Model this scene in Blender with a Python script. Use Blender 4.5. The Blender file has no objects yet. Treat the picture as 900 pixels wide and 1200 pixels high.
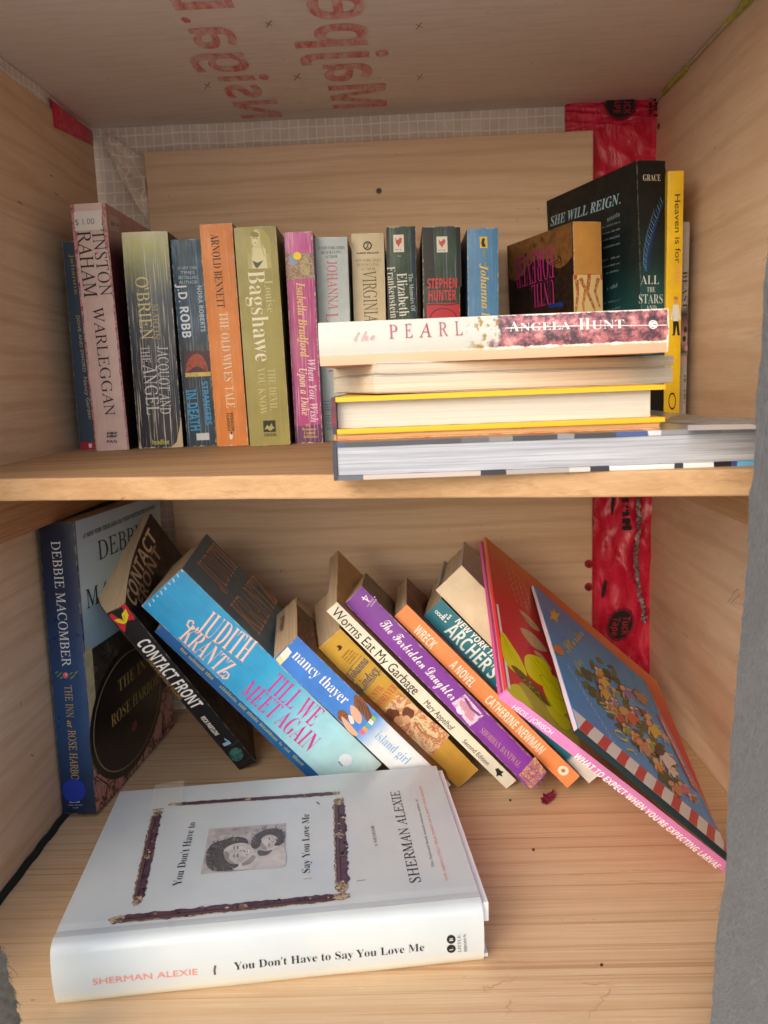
import bpy, bmesh, math, random
import numpy as np
from mathutils import Matrix, Vector

S = bpy.context.scene
C = S.collection
R_ = random.Random(7)
rad = math.radians

# ------------------------------------------------------------------ camera
FPX, CX, CY = 945.0, 450.0, 600.0          # focal length and centre in pixels of a 900 x 1200 frame
_d = np.array([20.0, -155.0, FPX]); _d /= np.linalg.norm(_d)
_v = np.array([235.0, 5900.0, FPX]); _v -= _v.dot(_d) * _d; _v /= np.linalg.norm(_v)
_x = np.cross(_v, _d); _x /= np.linalg.norm(_x)
WM = np.array([_x, _d, -_v])               # camera axes (right, down, forward) -> world (x, depth y, up z)
cam = bpy.data.cameras.new('camera')
cam.sensor_fit = 'VERTICAL'; cam.sensor_height = 36.0; cam.sensor_width = 27.0
cam.lens = FPX / 1200.0 * 36.0
cam.clip_start = 0.01; cam.clip_end = 2000.0
cam.dof.use_dof = True; cam.dof.focus_distance = 0.56; cam.dof.aperture_fstop = 15.0
cam_o = bpy.data.objects.new('camera', cam); C.objects.link(cam_o)
_r, _u, _b = WM @ np.array([1., 0, 0]), WM @ np.array([0, -1., 0]), WM @ np.array([0, 0, -1.])
cam_o.matrix_world = Matrix(((_r[0], _u[0], _b[0], 0), (_r[1], _u[1], _b[1], 0), (_r[2], _u[2], _b[2], 0), (0, 0, 0, 1)))
S.camera = cam_o
S.render.resolution_x, S.render.resolution_y = 768, 1024

# ------------------------------------------------------------------ light: hazy daylight from the open front
SUN_EL, SUN_AZ = 27.0, 208.0               # azimuth clockwise from +y (the depth axis)
world = bpy.data.worlds.new('World'); S.world = world; world.use_nodes = True
nt = world.node_tree; bg = nt.nodes['Background']
sky = nt.nodes.new('ShaderNodeTexSky'); sky.sky_type = 'NISHITA'; sky.sun_disc = False
sky.sun_elevation = rad(SUN_EL); sky.sun_rotation = rad(SUN_AZ)
sky.air_density = 1.0; sky.dust_density = 3.0; sky.ozone_density = 1.0
nt.links.new(sky.outputs[0], bg.inputs[0]); bg.inputs[1].default_value = 0.15
sun = bpy.data.lights.new('sun', 'SUN'); sun.energy = 0.6; sun.angle = rad(85.0); sun.color = (1.0, 0.985, 0.975)
sun_o = bpy.data.objects.new('sun', sun); C.objects.link(sun_o)
_sd = Vector((math.sin(rad(SUN_AZ)) * math.cos(rad(SUN_EL)), math.cos(rad(SUN_AZ)) * math.cos(rad(SUN_EL)), math.sin(rad(SUN_EL))))
sun_o.rotation_euler = _sd.to_track_quat('Z', 'Y').to_euler()
S.view_settings.view_transform = 'Standard'; S.view_settings.look = 'None'
S.view_settings.gamma = 1.0; S.view_settings.use_curve_mapping = False
S.view_settings.exposure = 0.74
S.cycles.max_bounces = 8; S.cycles.diffuse_bounces = 7

# ------------------------------------------------------------------ helpers
def ray(px, py): return WM @ np.array([px - CX, py - CY, FPX])
def on_y(px, py, y): r = ray(px, py); return r * (y / r[1])
def on_z(px, py, z): r = ray(px, py); return r * (z / r[2])
def on_x(px, py, x): r = ray(px, py); return r * (x / r[0])

def lin(h):
    h = h.lstrip('#'); out = []
    for i in (0, 2, 4):
        c = int(h[i:i + 2], 16) / 255.0
        out.append(c / 12.92 if c <= .04045 else ((c + .055) / 1.055) ** 2.4)
    return (out[0], out[1], out[2], 1.0)

class NT:
    """a material being wired"""
    def __init__(s, name):
        s.m = bpy.data.materials.new(name); s.m.use_nodes = True
        s.t = s.m.node_tree; s.p = s.t.nodes['Principled BSDF']; s._tc = None
    def n(s, typ, **kw):
        nd = s.t.nodes.new('ShaderNode' + typ)
        for k, v in kw.items(): setattr(nd, k, v)
        return nd
    def put(s, sock, v):
        if isinstance(v, bpy.types.NodeSocket): s.t.links.new(v, sock)
        elif v is not None: sock.default_value = v[:3] if sock.type == 'VECTOR' and len(v) > 3 else v
    def obj(s):
        if s._tc is None: s._tc = s.n('TexCoord').outputs['Object']
        return s._tc
    def mapping(s, scale=(1, 1, 1), loc=(0, 0, 0), rot=(0, 0, 0)):
        m = s.n('Mapping'); s.put(m.inputs[0], s.obj())
        m.inputs['Location'].default_value = loc; m.inputs['Rotation'].default_value = rot; m.inputs['Scale'].default_value = scale
        return m.outputs[0]
    def noise(s, scale=1.0, vec=None, detail=4.0, rough=.55, dist=0.0):
        nd = s.n('TexNoise'); s.put(nd.inputs['Vector'], vec if vec is not None else s.obj())
        nd.inputs['Scale'].default_value = scale; nd.inputs['Detail'].default_value = detail
        nd.inputs['Roughness'].default_value = rough; nd.inputs['Distortion'].default_value = dist
        return nd.outputs[0]
    def vor(s, scale, vec=None, out='Color', feature='F1'):
        nd = s.n('TexVoronoi', feature=feature); s.put(nd.inputs['Vector'], vec if vec is not None else s.obj())
        nd.inputs['Scale'].default_value = scale
        return nd.outputs[out]
    def ramp(s, fac, stops, interp='LINEAR'):
        nd = s.n('ValToRGB'); nd.color_ramp.interpolation = interp
        e = nd.color_ramp.elements
        while len(e) < len(stops): e.new(0.5)
        for i, (p, c) in enumerate(stops):
            e[i].position = p
            e[i].color = lin(c) if isinstance(c, str) else (c if len(c) == 4 else (*c, 1))
        s.put(nd.inputs[0], fac); return nd.outputs[0]
    def grey(s, fac, a, b, lo=0.0, hi=1.0):
        nd = s.n('MapRange'); s.put(nd.inputs[0], fac)
        nd.inputs[1].default_value = a; nd.inputs[2].default_value = b; nd.inputs[3].default_value = lo; nd.inputs[4].default_value = hi
        return nd.outputs[0]
    def math(s, op, a, b=None):
        nd = s.n('Math', operation=op); s.put(nd.inputs[0], a); s.put(nd.inputs[1], b); return nd.outputs[0]
    def mix(s, fac, a, b, blend='MIX'):
        nd = s.n('Mix', data_type='RGBA', blend_type=blend)
        s.put(nd.inputs[0], fac); s.put(nd.inputs[6], a); s.put(nd.inputs[7], b); return nd.outputs[2]
    def xyz(s, vec=None):
        nd = s.n('SeparateXYZ'); s.put(nd.inputs[0], vec if vec is not None else s.obj()); return nd.outputs
    def bump(s, h, strength=.3, dist=.001):
        nd = s.n('Bump'); nd.inputs['Strength'].default_value = strength; nd.inputs['Distance'].default_value = dist
        s.put(nd.inputs['Height'], h); s.put(s.p.inputs['Normal'], nd.outputs[0])
    def done(s, col, rough=.5, spec=.4, coat=0.0):
        s.put(s.p.inputs['Base Color'], col); s.put(s.p.inputs['Roughness'], rough)
        s.p.inputs['Specular IOR Level'].default_value = spec
        if coat: s.p.inputs['Coat Weight'].default_value = coat; s.p.inputs['Coat Roughness'].default_value = .2
        return s.m

_inks = {}
def ink(h, rough=.45):
    k = (h, rough)
    if k not in _inks:
        n = NT('ink'); c = lin(h)
        _inks[k] = n.done(n.mix(n.grey(n.noise(900), .35, .75, 0, .22), c, tuple(min(1, x * .7 + .03) for x in c[:3]) + (1,)), rough)
    return _inks[k]

def scaled(c, k): return (min(1, c[0] * k), min(1, c[1] * k), min(1, c[2] * k), 1)

def printed(name, T, H, stops, wear=.25, crease=0.0, rough=.42, axis=2, creasecol='#d8d0c0', spec=.4, coat=0.0, ncrease=700.0):
    """printed card: colour stops along one local axis, worn paper at the long edges, lengthwise reading creases"""
    n = NT(name); x = n.xyz()
    if isinstance(stops, str): col = lin(stops)
    else:
        t = n.math('MULTIPLY', x[axis], 1.0 / H)
        wob = n.grey(n.noise(60), 0, 1, -.03, .03)
        col = n.ramp(n.math('ADD', t, wob), stops)
    mott = n.grey(n.noise(55, detail=7), .3, .75, .86, 1.08)
    vm = n.n('VectorMath', operation='SCALE'); n.put(vm.inputs[0], col); n.put(vm.inputs['Scale'], mott); col = vm.outputs[0]
    rg = n.grey(n.noise(90, detail=5), .3, .7, rough - .08, rough + .14)
    if crease:
        st = n.noise(1.0, n.mapping((ncrease, 20, 16)), detail=4, rough=.7)
        fac = n.grey(st, .54, .65, 0, crease)
        col = n.mix(fac, col, lin(creasecol))
    if wear:
        e = n.math('MINIMUM', x[0], n.math('SUBTRACT', T, x[0]))
        if axis == 2 and H: e = n.math('MINIMUM', e, n.math('MINIMUM', x[2], n.math('SUBTRACT', H, x[2])))
        nz = n.grey(n.noise(130, detail=8, rough=.75), .38, .78, -.0004, .0022)
        f = n.math('MULTIPLY', n.grey(n.math('SUBTRACT', nz, e), 0, .0006), min(1, wear * 2))
        col = n.mix(f, col, lin('#d9cfbd'))
    n.bump(n.noise(240, detail=5), .10, .0006)
    return n.done(col, rg, spec, coat)

def paper(name, h, dark=.72, scale=2600.0, ax=0, soil=0.0):
    """page edges: fine sheet lines across the thickness axis"""
    n = NT(name)
    sc = [12, 12, 12]; sc[ax] = scale
    f = n.noise(1.0, n.mapping(tuple(sc)), detail=3, rough=.7)
    sc2 = [6, 6, 6]; sc2[ax] = scale * .22
    g = n.noise(1.0, n.mapping(tuple(sc2)), detail=2)
    c = lin(h)
    col = n.mix(n.grey(f, .35, .72), scaled(c, dark), c)
    col = n.mix(n.grey(g, .47, .57, 0, .40), col, scaled(c, dark * .9))
    if soil: col = n.mix(n.grey(n.noise(30, detail=6), .45, .8, 0, soil), col, scaled(lin('#8a6a48'), 1))
    n.bump(f, .25, .0008)
    return n.done(col, .85, .15)

def blotch(name, hexes, scale=300.0, detail=3, rough=.45, vor=False, dist=0.6):
    """picture printing: irregular patches of several colours"""
    n = NT(name)
    f = n.noise(scale, detail=detail, dist=dist)
    if vor:
        f = n.math('ADD', n.math('MULTIPLY', f, .55), n.math('MULTIPLY', n.vor(scale * 1.2, out='Distance'), .5))
    k = len(hexes)
    st = [(.28 + .44 * i / max(1, k - 1), h) for i, h in enumerate(hexes)]
    return n.done(n.ramp(f, st), rough)

class MB:
    def __init__(s): s.v = []; s.f = []; s.m = []; s.mats = []
    def mi(s, m):
        if m not in s.mats: s.mats.append(m)
        return s.mats.index(m)
    def poly(s, pts, m):
        b = len(s.v); s.v += [tuple(map(float, p)) for p in pts]; s.f.append(list(range(b, b + len(pts)))); s.m.append(s.mi(m))
    def raw(s, vs, fs, m):
        b = len(s.v); s.v += [tuple(map(float, p)) for p in vs]; i = s.mi(m)
        for f in fs: s.f.append([b + k for k in f]); s.m.append(i)
    def grid(s, fn, nu, nv, m):
        vs = [fn(i / nu, j / nv) for j in range(nv + 1) for i in range(nu + 1)]
        w = nu + 1
        s.raw(vs, [(j * w + i, j * w + i + 1, (j + 1) * w + i + 1, (j + 1) * w + i) for j in range(nv) for i in range(nu)], m)
    def box(s, a, b, m, n=(1, 1, 1), fn=None):
        """box a..b, each face a grid; fn moves every vertex"""
        fn = fn or (lambda p: p)
        a = np.array(a, float); b = np.array(b, float)
        for ax in range(3):
            u, w = (ax + 1) % 3, (ax + 2) % 3
            for side in (0, 1):
                def g(i, j, ax=ax, u=u, w=w, side=side):
                    p = np.zeros(3); p[ax] = (a, b)[side][ax]
                    ii = i if side else 1 - i
                    p[u] = a[u] + (b[u] - a[u]) * ii; p[w] = a[w] + (b[w] - a[w]) * j
                    return fn(p)
                s.grid(g, n[u], n[w], m)
    def tube(s, pts, r, m, n=6, taper=1.0):
        pts = [np.array(p, float) for p in pts]; rings = []
        for i, p in enumerate(pts):
            d = pts[min(i + 1, len(pts) - 1)] - pts[max(i - 1, 0)]; d /= np.linalg.norm(d) + 1e-12
            a = np.cross(d, (0.3, .9, .2)); a /= np.linalg.norm(a); c = np.cross(d, a)
            rr = r * (1 + (taper - 1) * i / max(1, len(pts) - 1))
            rings.append([p + rr * (math.cos(2 * math.pi * k / n) * a + math.sin(2 * math.pi * k / n) * c) for k in range(n)])
        vs = [q for rg in rings for q in rg]
        fs = [(i * n + k, i * n + (k + 1) % n, (i + 1) * n + (k + 1) % n, (i + 1) * n + k) for i in range(len(pts) - 1) for k in range(n)]
        s.raw(vs, fs + [list(range(n))[::-1], [len(vs) - n + k for k in range(n)]], m)
    def build(s, name, parent=None, smooth=False, weld=False):
        me = bpy.data.meshes.new(name); me.from_pydata(s.v, [], s.f)
        for m in s.mats: me.materials.append(m)
        me.polygons.foreach_set('material_index', s.m)
        if weld:
            bm = bmesh.new(); bm.from_mesh(me); bmesh.ops.remove_doubles(bm, verts=bm.verts, dist=1e-6); bm.to_mesh(me); bm.free()
        if smooth: me.polygons.foreach_set('use_smooth', [True] * len(me.polygons))
        me.update()
        o = bpy.data.objects.new(name, me); C.objects.link(o)
        if parent is not None: o.parent = parent
        return o

def bevel(o, w, seg=2):
    bm = bmesh.new(); bm.from_mesh(o.data); bmesh.ops.remove_doubles(bm, verts=bm.verts, dist=1e-6); bm.to_mesh(o.data); bm.free()
    m = o.modifiers.new('bevel', 'BEVEL'); m.width = w; m.segments = seg; m.limit_method = 'ANGLE'; m.angle_limit = rad(40)
    return o

def tag(o, label, cat, group=None):
    o['label'] = label; o['category'] = cat
    if group: o['group'] = group
    return o

def empty(name, loc=(0, 0, 0)):
    o = bpy.data.objects.new(name, None); C.objects.link(o); o.location = loc; o.empty_display_size = .02
    return o

# ------------------------------------------------------------------ lettering (outlines of Blender's own typefaces, flattened to faces)
STY = {'sans': None, 'serif': (0x1D400, 0x1D41A, 0x1D7CE), 'ital': (0x1D434, 0x1D44E, 0x1D7CE), 'italb': (0x1D468, 0x1D482, 0x1D7CE),
       'script': (0x1D4D0, 0x1D4EA, 0x1D7CE), 'sansb': (0x1D5D4, 0x1D5EE, 0x1D7EC), 'sansbi': (0x1D63C, 0x1D656, 0x1D7EC), 'roman': (0x1D434, 0x1D44E, 0x1D7CE), 'serifb': (0x1D400, 0x1D41A, 0x1D7CE)}
OFF = {'serif': -.010}
_keep = bpy.data.curves.new('type', 'FONT')
def _map(s, sty):
    k = STY[sty]
    if not k: return s
    out = ''
    for c in s:
        if 'A' <= c <= 'Z': out += chr(k[0] + ord(c) - 65)
        elif 'a' <= c <= 'z': out += 'ℎ' if (c == 'h' and k[1] == 0x1D44E) else chr(k[1] + ord(c) - 97)
        elif '0' <= c <= '9': out += chr(k[2] + ord(c) - 48)
        else: out += c
    return out
_glyph = {}
def _outline(s, sty):
    if (s, sty) in _glyph: return _glyph[s, sty]
    c = bpy.data.curves.new('type', 'FONT'); c.body = _map(s, sty); c.resolution_u = 3; c.offset = OFF.get(sty, 0.0)
    o = bpy.data.objects.new('type', c)
    me = bpy.data.meshes.new_from_object(o)
    v = np.empty(len(me.vertices) * 3); me.vertices.foreach_get('co', v); v = v.reshape(-1, 3)[:, :2].copy()
    f = [tuple(p.vertices) for p in me.polygons]
    bpy.data.meshes.remove(me); bpy.data.objects.remove(o); bpy.data.curves.remove(c)
    if sty == 'roman' and len(v): v[:, 0] -= v[:, 1] * .277
    _glyph[s, sty] = (v, f); return v, f
_cap = {}
def cap_height(sty):
    if sty not in _cap: v, _ = _outline('H', sty); _cap[sty] = v[:, 1].max()
    return _cap[sty]
def lettering(s, sty):
    """x scaled to 0..1 over the whole line, y in cap heights"""
    v, f = _outline(s, sty)
    w = v.copy(); a, b = v[:, 0].min(), v[:, 0].max()
    w[:, 0] = (v[:, 0] - a) / (b - a); w[:, 1] = v[:, 1] / cap_height(sty)
    return w, f

def rotm(w):
    w = np.array(w, float); th = np.linalg.norm(w) + 1e-12; k = w / th
    K = np.array([[0, -k[2], k[1]], [k[2], 0, -k[0]], [-k[1], k[0], 0]])
    return np.eye(3) + math.sin(th) * K + (1 - math.cos(th)) * K @ K

class Sheet:
    """a flat (or softly curved) printed face: local frame O + u*U + v*V, outward N; collects print into one MB"""
    def __init__(s, mb, Rw, ow, O, U, V, N, fn=None):
        s.mb, s.Rw, s.ow = mb, Rw, ow
        s.O, s.U, s.V, s.N = [np.array(a, float) for a in (O, U, V, N)]
        s.fn = fn or (lambda u, v: 0.0); s.seq = 0
    def uv(s, p):
        """pixel of the 900 x 1200 frame, or ('m', u, v) metres on the face -> u, v"""
        s.seq += 1
        if len(p) == 3: return np.array([p[1], p[2]], float)
        r = ray(*p); n = s.Rw @ s.N; o = s.ow + s.Rw @ (s.O + s.N * getattr(s, 'lift', 0.0))
        X = r * (o @ n) / (r @ n)
        l = s.Rw.T @ (X - s.ow) - s.O
        return np.array([l @ s.U, l @ s.V])
    def at(s, u, v, layer):
        return s.O + u * s.U + v * s.V + s.N * (s.fn(u, v) + .00016 + .00005 * layer + .0000011 * (s.seq % 40))
    def text(s, t, p0, p1, pu, sty, m, layer=3):
        a, b, c = s.uv(p0), s.uv(p1), s.uv(pu)
        e = b - a; L = np.linalg.norm(e); e /= L; h = (c - a) - ((c - a) @ e) * e
        w, f = lettering(t, sty)
        s.mb.raw([s.at(*(a + x * L * e + y * h), layer) for x, y in w], f, m)
    def poly(s, pts, m, layer=0, fan=False):
        q = [s.uv(p) for p in pts]
        if fan: return s._fan(q, m, layer)
        s.mb.poly([s.at(*p, layer) for p in q], m)
    def _fan(s, q, m, layer):
        c = sum(q) / len(q); n = len(q); vs = []
        for k in (1.0, .66, .33): vs += [s.at(*(c + (p - c) * k), layer) for p in q]
        vs.append(s.at(*c, layer))
        fs = [(r * n + i, r * n + (i + 1) % n, (r + 1) * n + (i + 1) % n, (r + 1) * n + i) for r in (0, 1) for i in range(n)]
        s.mb.raw(vs, fs + [(2 * n + i, 2 * n + (i + 1) % n, 3 * n) for i in range(n)], m)
    def blob(s, pts, m, layer=0, k=4):
        q = [s.uv(p) for p in pts]; n = len(q); out = []
        for i in range(n):
            a, b, c, d = q[i - 1], q[i], q[(i + 1) % n], q[(i + 2) % n]
            for j in range(k):
                t = j / k; out.append(.5 * (2 * b + (c - a) * t + (2 * a - 5 * b + 4 * c - d) * t * t + (3 * b - a - 3 * c + d) * t ** 3))
        s.mb.poly([s.at(*p, layer) for p in out], m)
    def quad(s, pts, m, layer=0, n=8):
        q = [s.uv(p) for p in pts]
        s.mb.grid(lambda i, j: s.at(*((q[0] * (1 - i) + q[1] * i) * (1 - j) + (q[3] * (1 - i) + q[2] * i) * j), layer), n, n, m)
    def ell(s, c, a, b, m, layer=1, n=22, r0=0.0, wob=0.0):
        c, a, b = s.uv(c), s.uv(a), s.uv(b); A, B = a - c, b - c
        ph = R_.random() * 6
        def flat(t, k=1.0):
            k *= 1 + wob * math.sin(3 * t + ph) + wob * .6 * math.sin(5 * t + 2 * ph)
            return c + k * (A * math.cos(t) + B * math.sin(t))
        def pt(t, k=1.0): return s.at(*flat(t, k), layer)
        T = [2 * math.pi * i / n for i in range(n)]
        if r0:
            vs = [pt(t) for t in T] + [pt(t, r0) for t in T]
            s.mb.raw(vs, [(i, (i + 1) % n, n + (i + 1) % n, n + i) for i in range(n)], m)
        else: s._fan([flat(t) for t in T], m, layer)
    def disc(s, c, rpx, m, layer=1, r0=0.0):
        s.ell(c, (c[0] + rpx, c[1]), (c[0], c[1] + rpx), m, layer, r0=r0)
    def stroke(s, pts, w, m, layer=2, taper=None):
        """a line of width w (metres)"""
        q = [s.uv(p) for p in pts]
        L, Rr = [], []
        for i, p in enumerate(q):
            d = q[min(i + 1, len(q) - 1)] - q[max(i - 1, 0)]; d /= np.linalg.norm(d) + 1e-12
            k = w / 2 * (1 if taper is None else (1 - (1 - taper) * i / (len(q) - 1)))
            n = np.array([-d[1], d[0]]) * k
            L.append(s.at(*(p + n), layer)); Rr.append(s.at(*(p - n), layer))
        k = len(q); s.mb.raw(L + Rr, [(i, i + 1, k + i + 1, k + i) for i in range(k - 1)], m)
    def words(s, p0, p1, pu, m, layer=2, seed=1):
        """a line of print too small to read: a row of little letter-sized marks"""
        rr = random.Random(seed); a, b, c = s.uv(p0), s.uv(p1), s.uv(pu)
        e = b - a; L = np.linalg.norm(e); e /= L; h = (c - a) - ((c - a) @ e) * e; hh = np.linalg.norm(h)
        x = 0.0
        while x < L - hh * .4:
            w = hh * rr.uniform(.35, .6)
            if rr.random() > .17:
                k = rr.uniform(.6, 1.0)
                s.mb.poly([s.at(*(a + e * x), layer), s.at(*(a + e * (x + w)), layer), s.at(*(a + e * (x + w) + h * k), layer), s.at(*(a + e * x + h * k), layer)], m)
            x += w + hh * .22

# ------------------------------------------------------------------ timber, foil, tape
def wood(name, c_lo, c_hi, c_line, axis=0, streak=90.0, along=2.2, line=.5, blot=.25, rough=.62, bands=None, seed=0.0, flecks=0.0, normal=2, soft=.10, lk=2.7):
    """planed timber: streaks run along `axis`, a few darker growth lines, broad blotches"""
    n = NT(name)
    sc = [streak] * 3; sc[axis] = along
    v = n.mapping(tuple(sc), loc=(seed, seed * 1.7, seed * .6))
    a = n.noise(1.0, v, detail=6, rough=.62, dist=.25)
    col = n.ramp(a, [(.28, c_lo), (.46, c_hi), (.60, c_lo), (.74, c_hi)])
    sc2 = [streak * lk] * 3; sc2[axis] = along * .8
    b = n.noise(1.0, n.mapping(tuple(sc2), loc=(seed + 3, 1, 2)), detail=4, rough=.7, dist=.3)
    col = n.mix(n.grey(b, .56, .56 + soft, 0, line), col, lin(c_line))
    if bands:
        w = n.n('TexWave', wave_type='BANDS', bands_direction='Z' if normal != 2 else 'Y')
        sc3 = [1.0] * 3; sc3[axis] = .16
        n.put(w.inputs[0], n.mapping(tuple(sc3), loc=(seed, seed, seed)))
        w.inputs['Scale'].default_value = bands; w.inputs['Distortion'].default_value = 7.0
        w.inputs['Detail'].default_value = 3.0; w.inputs['Detail Scale'].default_value = 1.1
        col = n.mix(n.grey(w.outputs[1], .72, 1.0, 0, .30), col, lin(c_line))
    big = n.noise(7.0, n.mapping((1, 1, 1), loc=(seed, 0, seed)), detail=4)
    col = n.mix(n.grey(big, .45, .75, 0, blot), col, scaled(lin(c_line), 1.25))
    if flecks:
        sc4 = [900] * 3; sc4[axis] = 130
        fl = n.noise(1.0, n.mapping(tuple(sc4)), detail=2)
        col = n.mix(n.grey(fl, .70, .76, 0, flecks), col, lin('#f6e6cc'))
    sp_ = n.noise(150, n.mapping((1, 1, 1), loc=(seed * 3, 2, 5)), detail=2)
    col = n.mix(n.grey(sp_, .735, .77, 0, .5), col, scaled(lin(c_line), .45))
    fine = [950] * 3; fine[axis] = 22
    fb = n.noise(1.0, n.mapping(tuple(fine)), detail=2)
    col = n.mix(n.grey(fb, .35, .7, .22, 0), col, lin(c_line))
    n.bump(n.math('ADD', n.math('MULTIPLY', fb, .5), b), .22, .0007)
    return n.done(col, n.grey(a, .3, .7, rough - .08, rough + .1), .3)

FL, SH, SHT, CEIL = -.340, -.0488, .0135, .252
XL, XR, YB, YF = -.288, .2515, .820, .345

M_SIDE_L = wood('birch ply', '#d6b898', '#dfc5a8', '#b68f6a', axis=1, streak=34, along=5, line=.28, blot=.32, bands=16, seed=2.1, normal=0)
M_SIDE_R = wood('birch ply', '#dabfa2', '#e5ccb3', '#bf9875', axis=1, streak=26, along=6, line=.25, blot=.38, bands=11, seed=5.3, normal=0)
M_BACK = wood('birch ply', '#d7bc9f', '#e0c8ac', '#b48e6c', axis=0, streak=42, along=3, line=.26, blot=.24, bands=15, seed=8.7, normal=1)
M_FLOOR = wood('pine board', '#d6b58d', '#e0c39d', '#a87d54', axis=0, streak=120, along=1.5, line=.52, blot=.32, seed=1.4, flecks=.6, soft=.05, lk=2.6)
M_SHELF = wood('pine board', '#b08a62', '#c09c74', '#906c48', axis=0, streak=85, along=2.2, line=.45, blot=.28, seed=4.4)
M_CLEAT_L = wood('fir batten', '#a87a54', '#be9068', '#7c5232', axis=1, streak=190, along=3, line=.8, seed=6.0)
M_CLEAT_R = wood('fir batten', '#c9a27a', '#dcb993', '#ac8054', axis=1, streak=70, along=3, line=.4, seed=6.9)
M_TOP = wood('sheathing', '#dccfc4', '#e4dad0', '#c8bab0', axis=0, streak=170, along=22, line=.22, blot=.35, seed=3.3, rough=.75)
M_STAMP = None

def foil():
    n = NT('scrim foil'); x = n.xyz()
    def ln(c, pitch, ofs):
        f = n.math('FRACT', n.math('MULTIPLY', n.math('ADD', c, ofs), 1 / pitch))
        return n.grey(n.math('ABSOLUTE', n.math('SUBTRACT', f, .5)), .04, .10, 1, 0)
    wob = n.grey(n.noise(14), 0, 1, -.003, .003)
    g = n.math('MAXIMUM', ln(n.math('ADD', n.math('ADD', x[0], x[1]), wob), .0088, 0), ln(n.math('ADD', x[2], wob), .0105, .003))
    base = n.ramp(n.noise(35, detail=5), [(.3, '#cdbdae'), (.7, '#e2d6ca')])
    col = n.mix(n.math('MULTIPLY', g, .6), base, lin('#fbf8f4'))
    n.bump(n.math('ADD', g, n.noise(45)), .35, .0012)
    return n.done(col, .42, .5)
M_FOIL = foil()

def tape_mat():
    n = NT('red tape')
    w = n.noise(38, n.mapping((1.4, 1.4, .45)), detail=6, rough=.6, dist=1.2)
    col = n.ramp(w, [(.25, '#b81034'), (.55, '#d81c46'), (.8, '#e8466a')])
    n.bump(w, .8, .004)
    return n.done(col, n.grey(n.noise(60), .3, .7, .14, .34), .6)
M_TAPE = tape_mat()
M_BLACKPRINT = ink('#1d1518'); M_TAPERED = ink('#a32238')

# ------------------------------------------------------------------ the cabinet
cab = tag(empty('wooden_cabinet', (0, 0.6, FL)), 'open pale plywood cabinet with two compartments full of books', 'cabinet')
def cpart(mb, name, **k):
    o = mb.build(name, None, **k); o.parent = cab; o.matrix_parent_inverse = Matrix.Translation((0, -.6, -FL)); return o
def wobble(amp, f=40.0):
    def fn(p):
        q = p.copy(); q = q + amp * np.array([math.sin(f * p[1] + 2) * math.cos(f * .7 * p[2]), math.sin(f * p[0]) * math.cos(f * .8 * p[2] + 1), math.sin(f * .9 * p[0] + f * p[1])]); return q
    return fn
mb = MB(); mb.box((XL - .012, YF, FL - .02), (XL, YB - .002, .2385), M_SIDE_L)
sl_ = Sheet(mb, np.eye(3), np.zeros(3), (XL, 0, 0), (0, 1, 0), (0, 0, 1), (1, 0, 0))
for pts in ([(58, 205), (62, 207)], [(64, 226), (68, 229)], [(20, 236), (26, 239)], [(36, 884), (39, 886)]): sl_.stroke(pts, .0010, ink('#8a6a4c', .7), 0)
bevel(cpart(mb, 'side_panel'), .0012)
mb = MB(); mb.box((XR, YF, FL - .02), (XR + .012, YB + .004, CEIL + .004), M_SIDE_R)
sr = Sheet(mb, np.eye(3), np.zeros(3), (XR, 0, 0), (0, 1, 0), (0, 0, 1), (-1, 0, 0))
for pts in ([(853, 706), (858, 700), (860, 694), (866, 690)], [(856, 708), (862, 701), (868, 697)], [(800, 742), (806, 747)]): sr.stroke(pts, .0007, ink('#9a8a7c', .7), 0)
bevel(cpart(mb, 'side_panel'), .0012)
# back board, set in front of the foil lining
q0, q1, q2, q3 = on_y(168, 178, .808), on_y(706, 150, .808), on_y(695, 600, .808), on_y(205, 640, .808)
mb = MB(); mb.box((q0[0], .808, FL + .001), (.1885, .8175, .2238), M_BACK); back = bevel(cpart(mb, 'back_board'), .001)
mb = MB()
for px, py, r in ((444, 224, .0026),):
    c = on_y(px, py, .808)
    mb.tube([(c[0], .8078, c[2]), (c[0], .8064, c[2])], r, ink('#4a4038', .35), n=14)
    mb.tube([(c[0], .8063, c[2]), (c[0], .8060, c[2])], r * .45, ink('#15110e'), n=4)
o = mb.build('screw', None); o.parent = back
# floor: two boards butted together, a seam far back
mb = MB(); mb.box((XL + .0005, YF + .012, FL - .02), (XR - .0005, .7105, FL), M_FLOOR); 
stain = ink('#c49c6e', .6)
fl = Sheet(mb, np.eye(3), np.zeros(3), (0, 0, FL), (1, 0, 0), (0, 1, 0), (0, 0, 1))
def squig(px0, py0, px1, py1, n, amp, seed):
    rr = random.Random(seed)
    return [(px0 + (px1 - px0) * i / n + rr.uniform(-amp, amp), py0 + (py1 - py0) * i / n + rr.uniform(-amp * .6, amp * .6)) for i in range(n + 1)]
for a, w in ((squig(582, 1128, 622, 1128, 9, 3, 1), .0007), (squig(565, 1160, 604, 1146, 9, 4, 2), .0009), (squig(600, 1172, 592, 1190, 7, 4, 3), .0006),
             (squig(684, 1154, 718, 1154, 8, 2, 4), .0009), (squig(714, 1158, 690, 1195, 10, 4, 5), .0007), (squig(740, 1020, 838, 1022, 10, 2, 16), .0006), (squig(665, 1026, 735, 1022, 9, 1.5, 26), .0007), (squig(735, 1032, 838, 1041, 10, 1.5, 36), .0006)):
    fl.stroke(a, w, stain, 0, taper=.3)
for c, r in (((705, 1131), 2.0), ((598, 938), 1.6), ((625, 996), 1.8)): fl.disc(c, r, ink('#4a3420'), 1)
cpart(mb, 'base_board')
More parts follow.
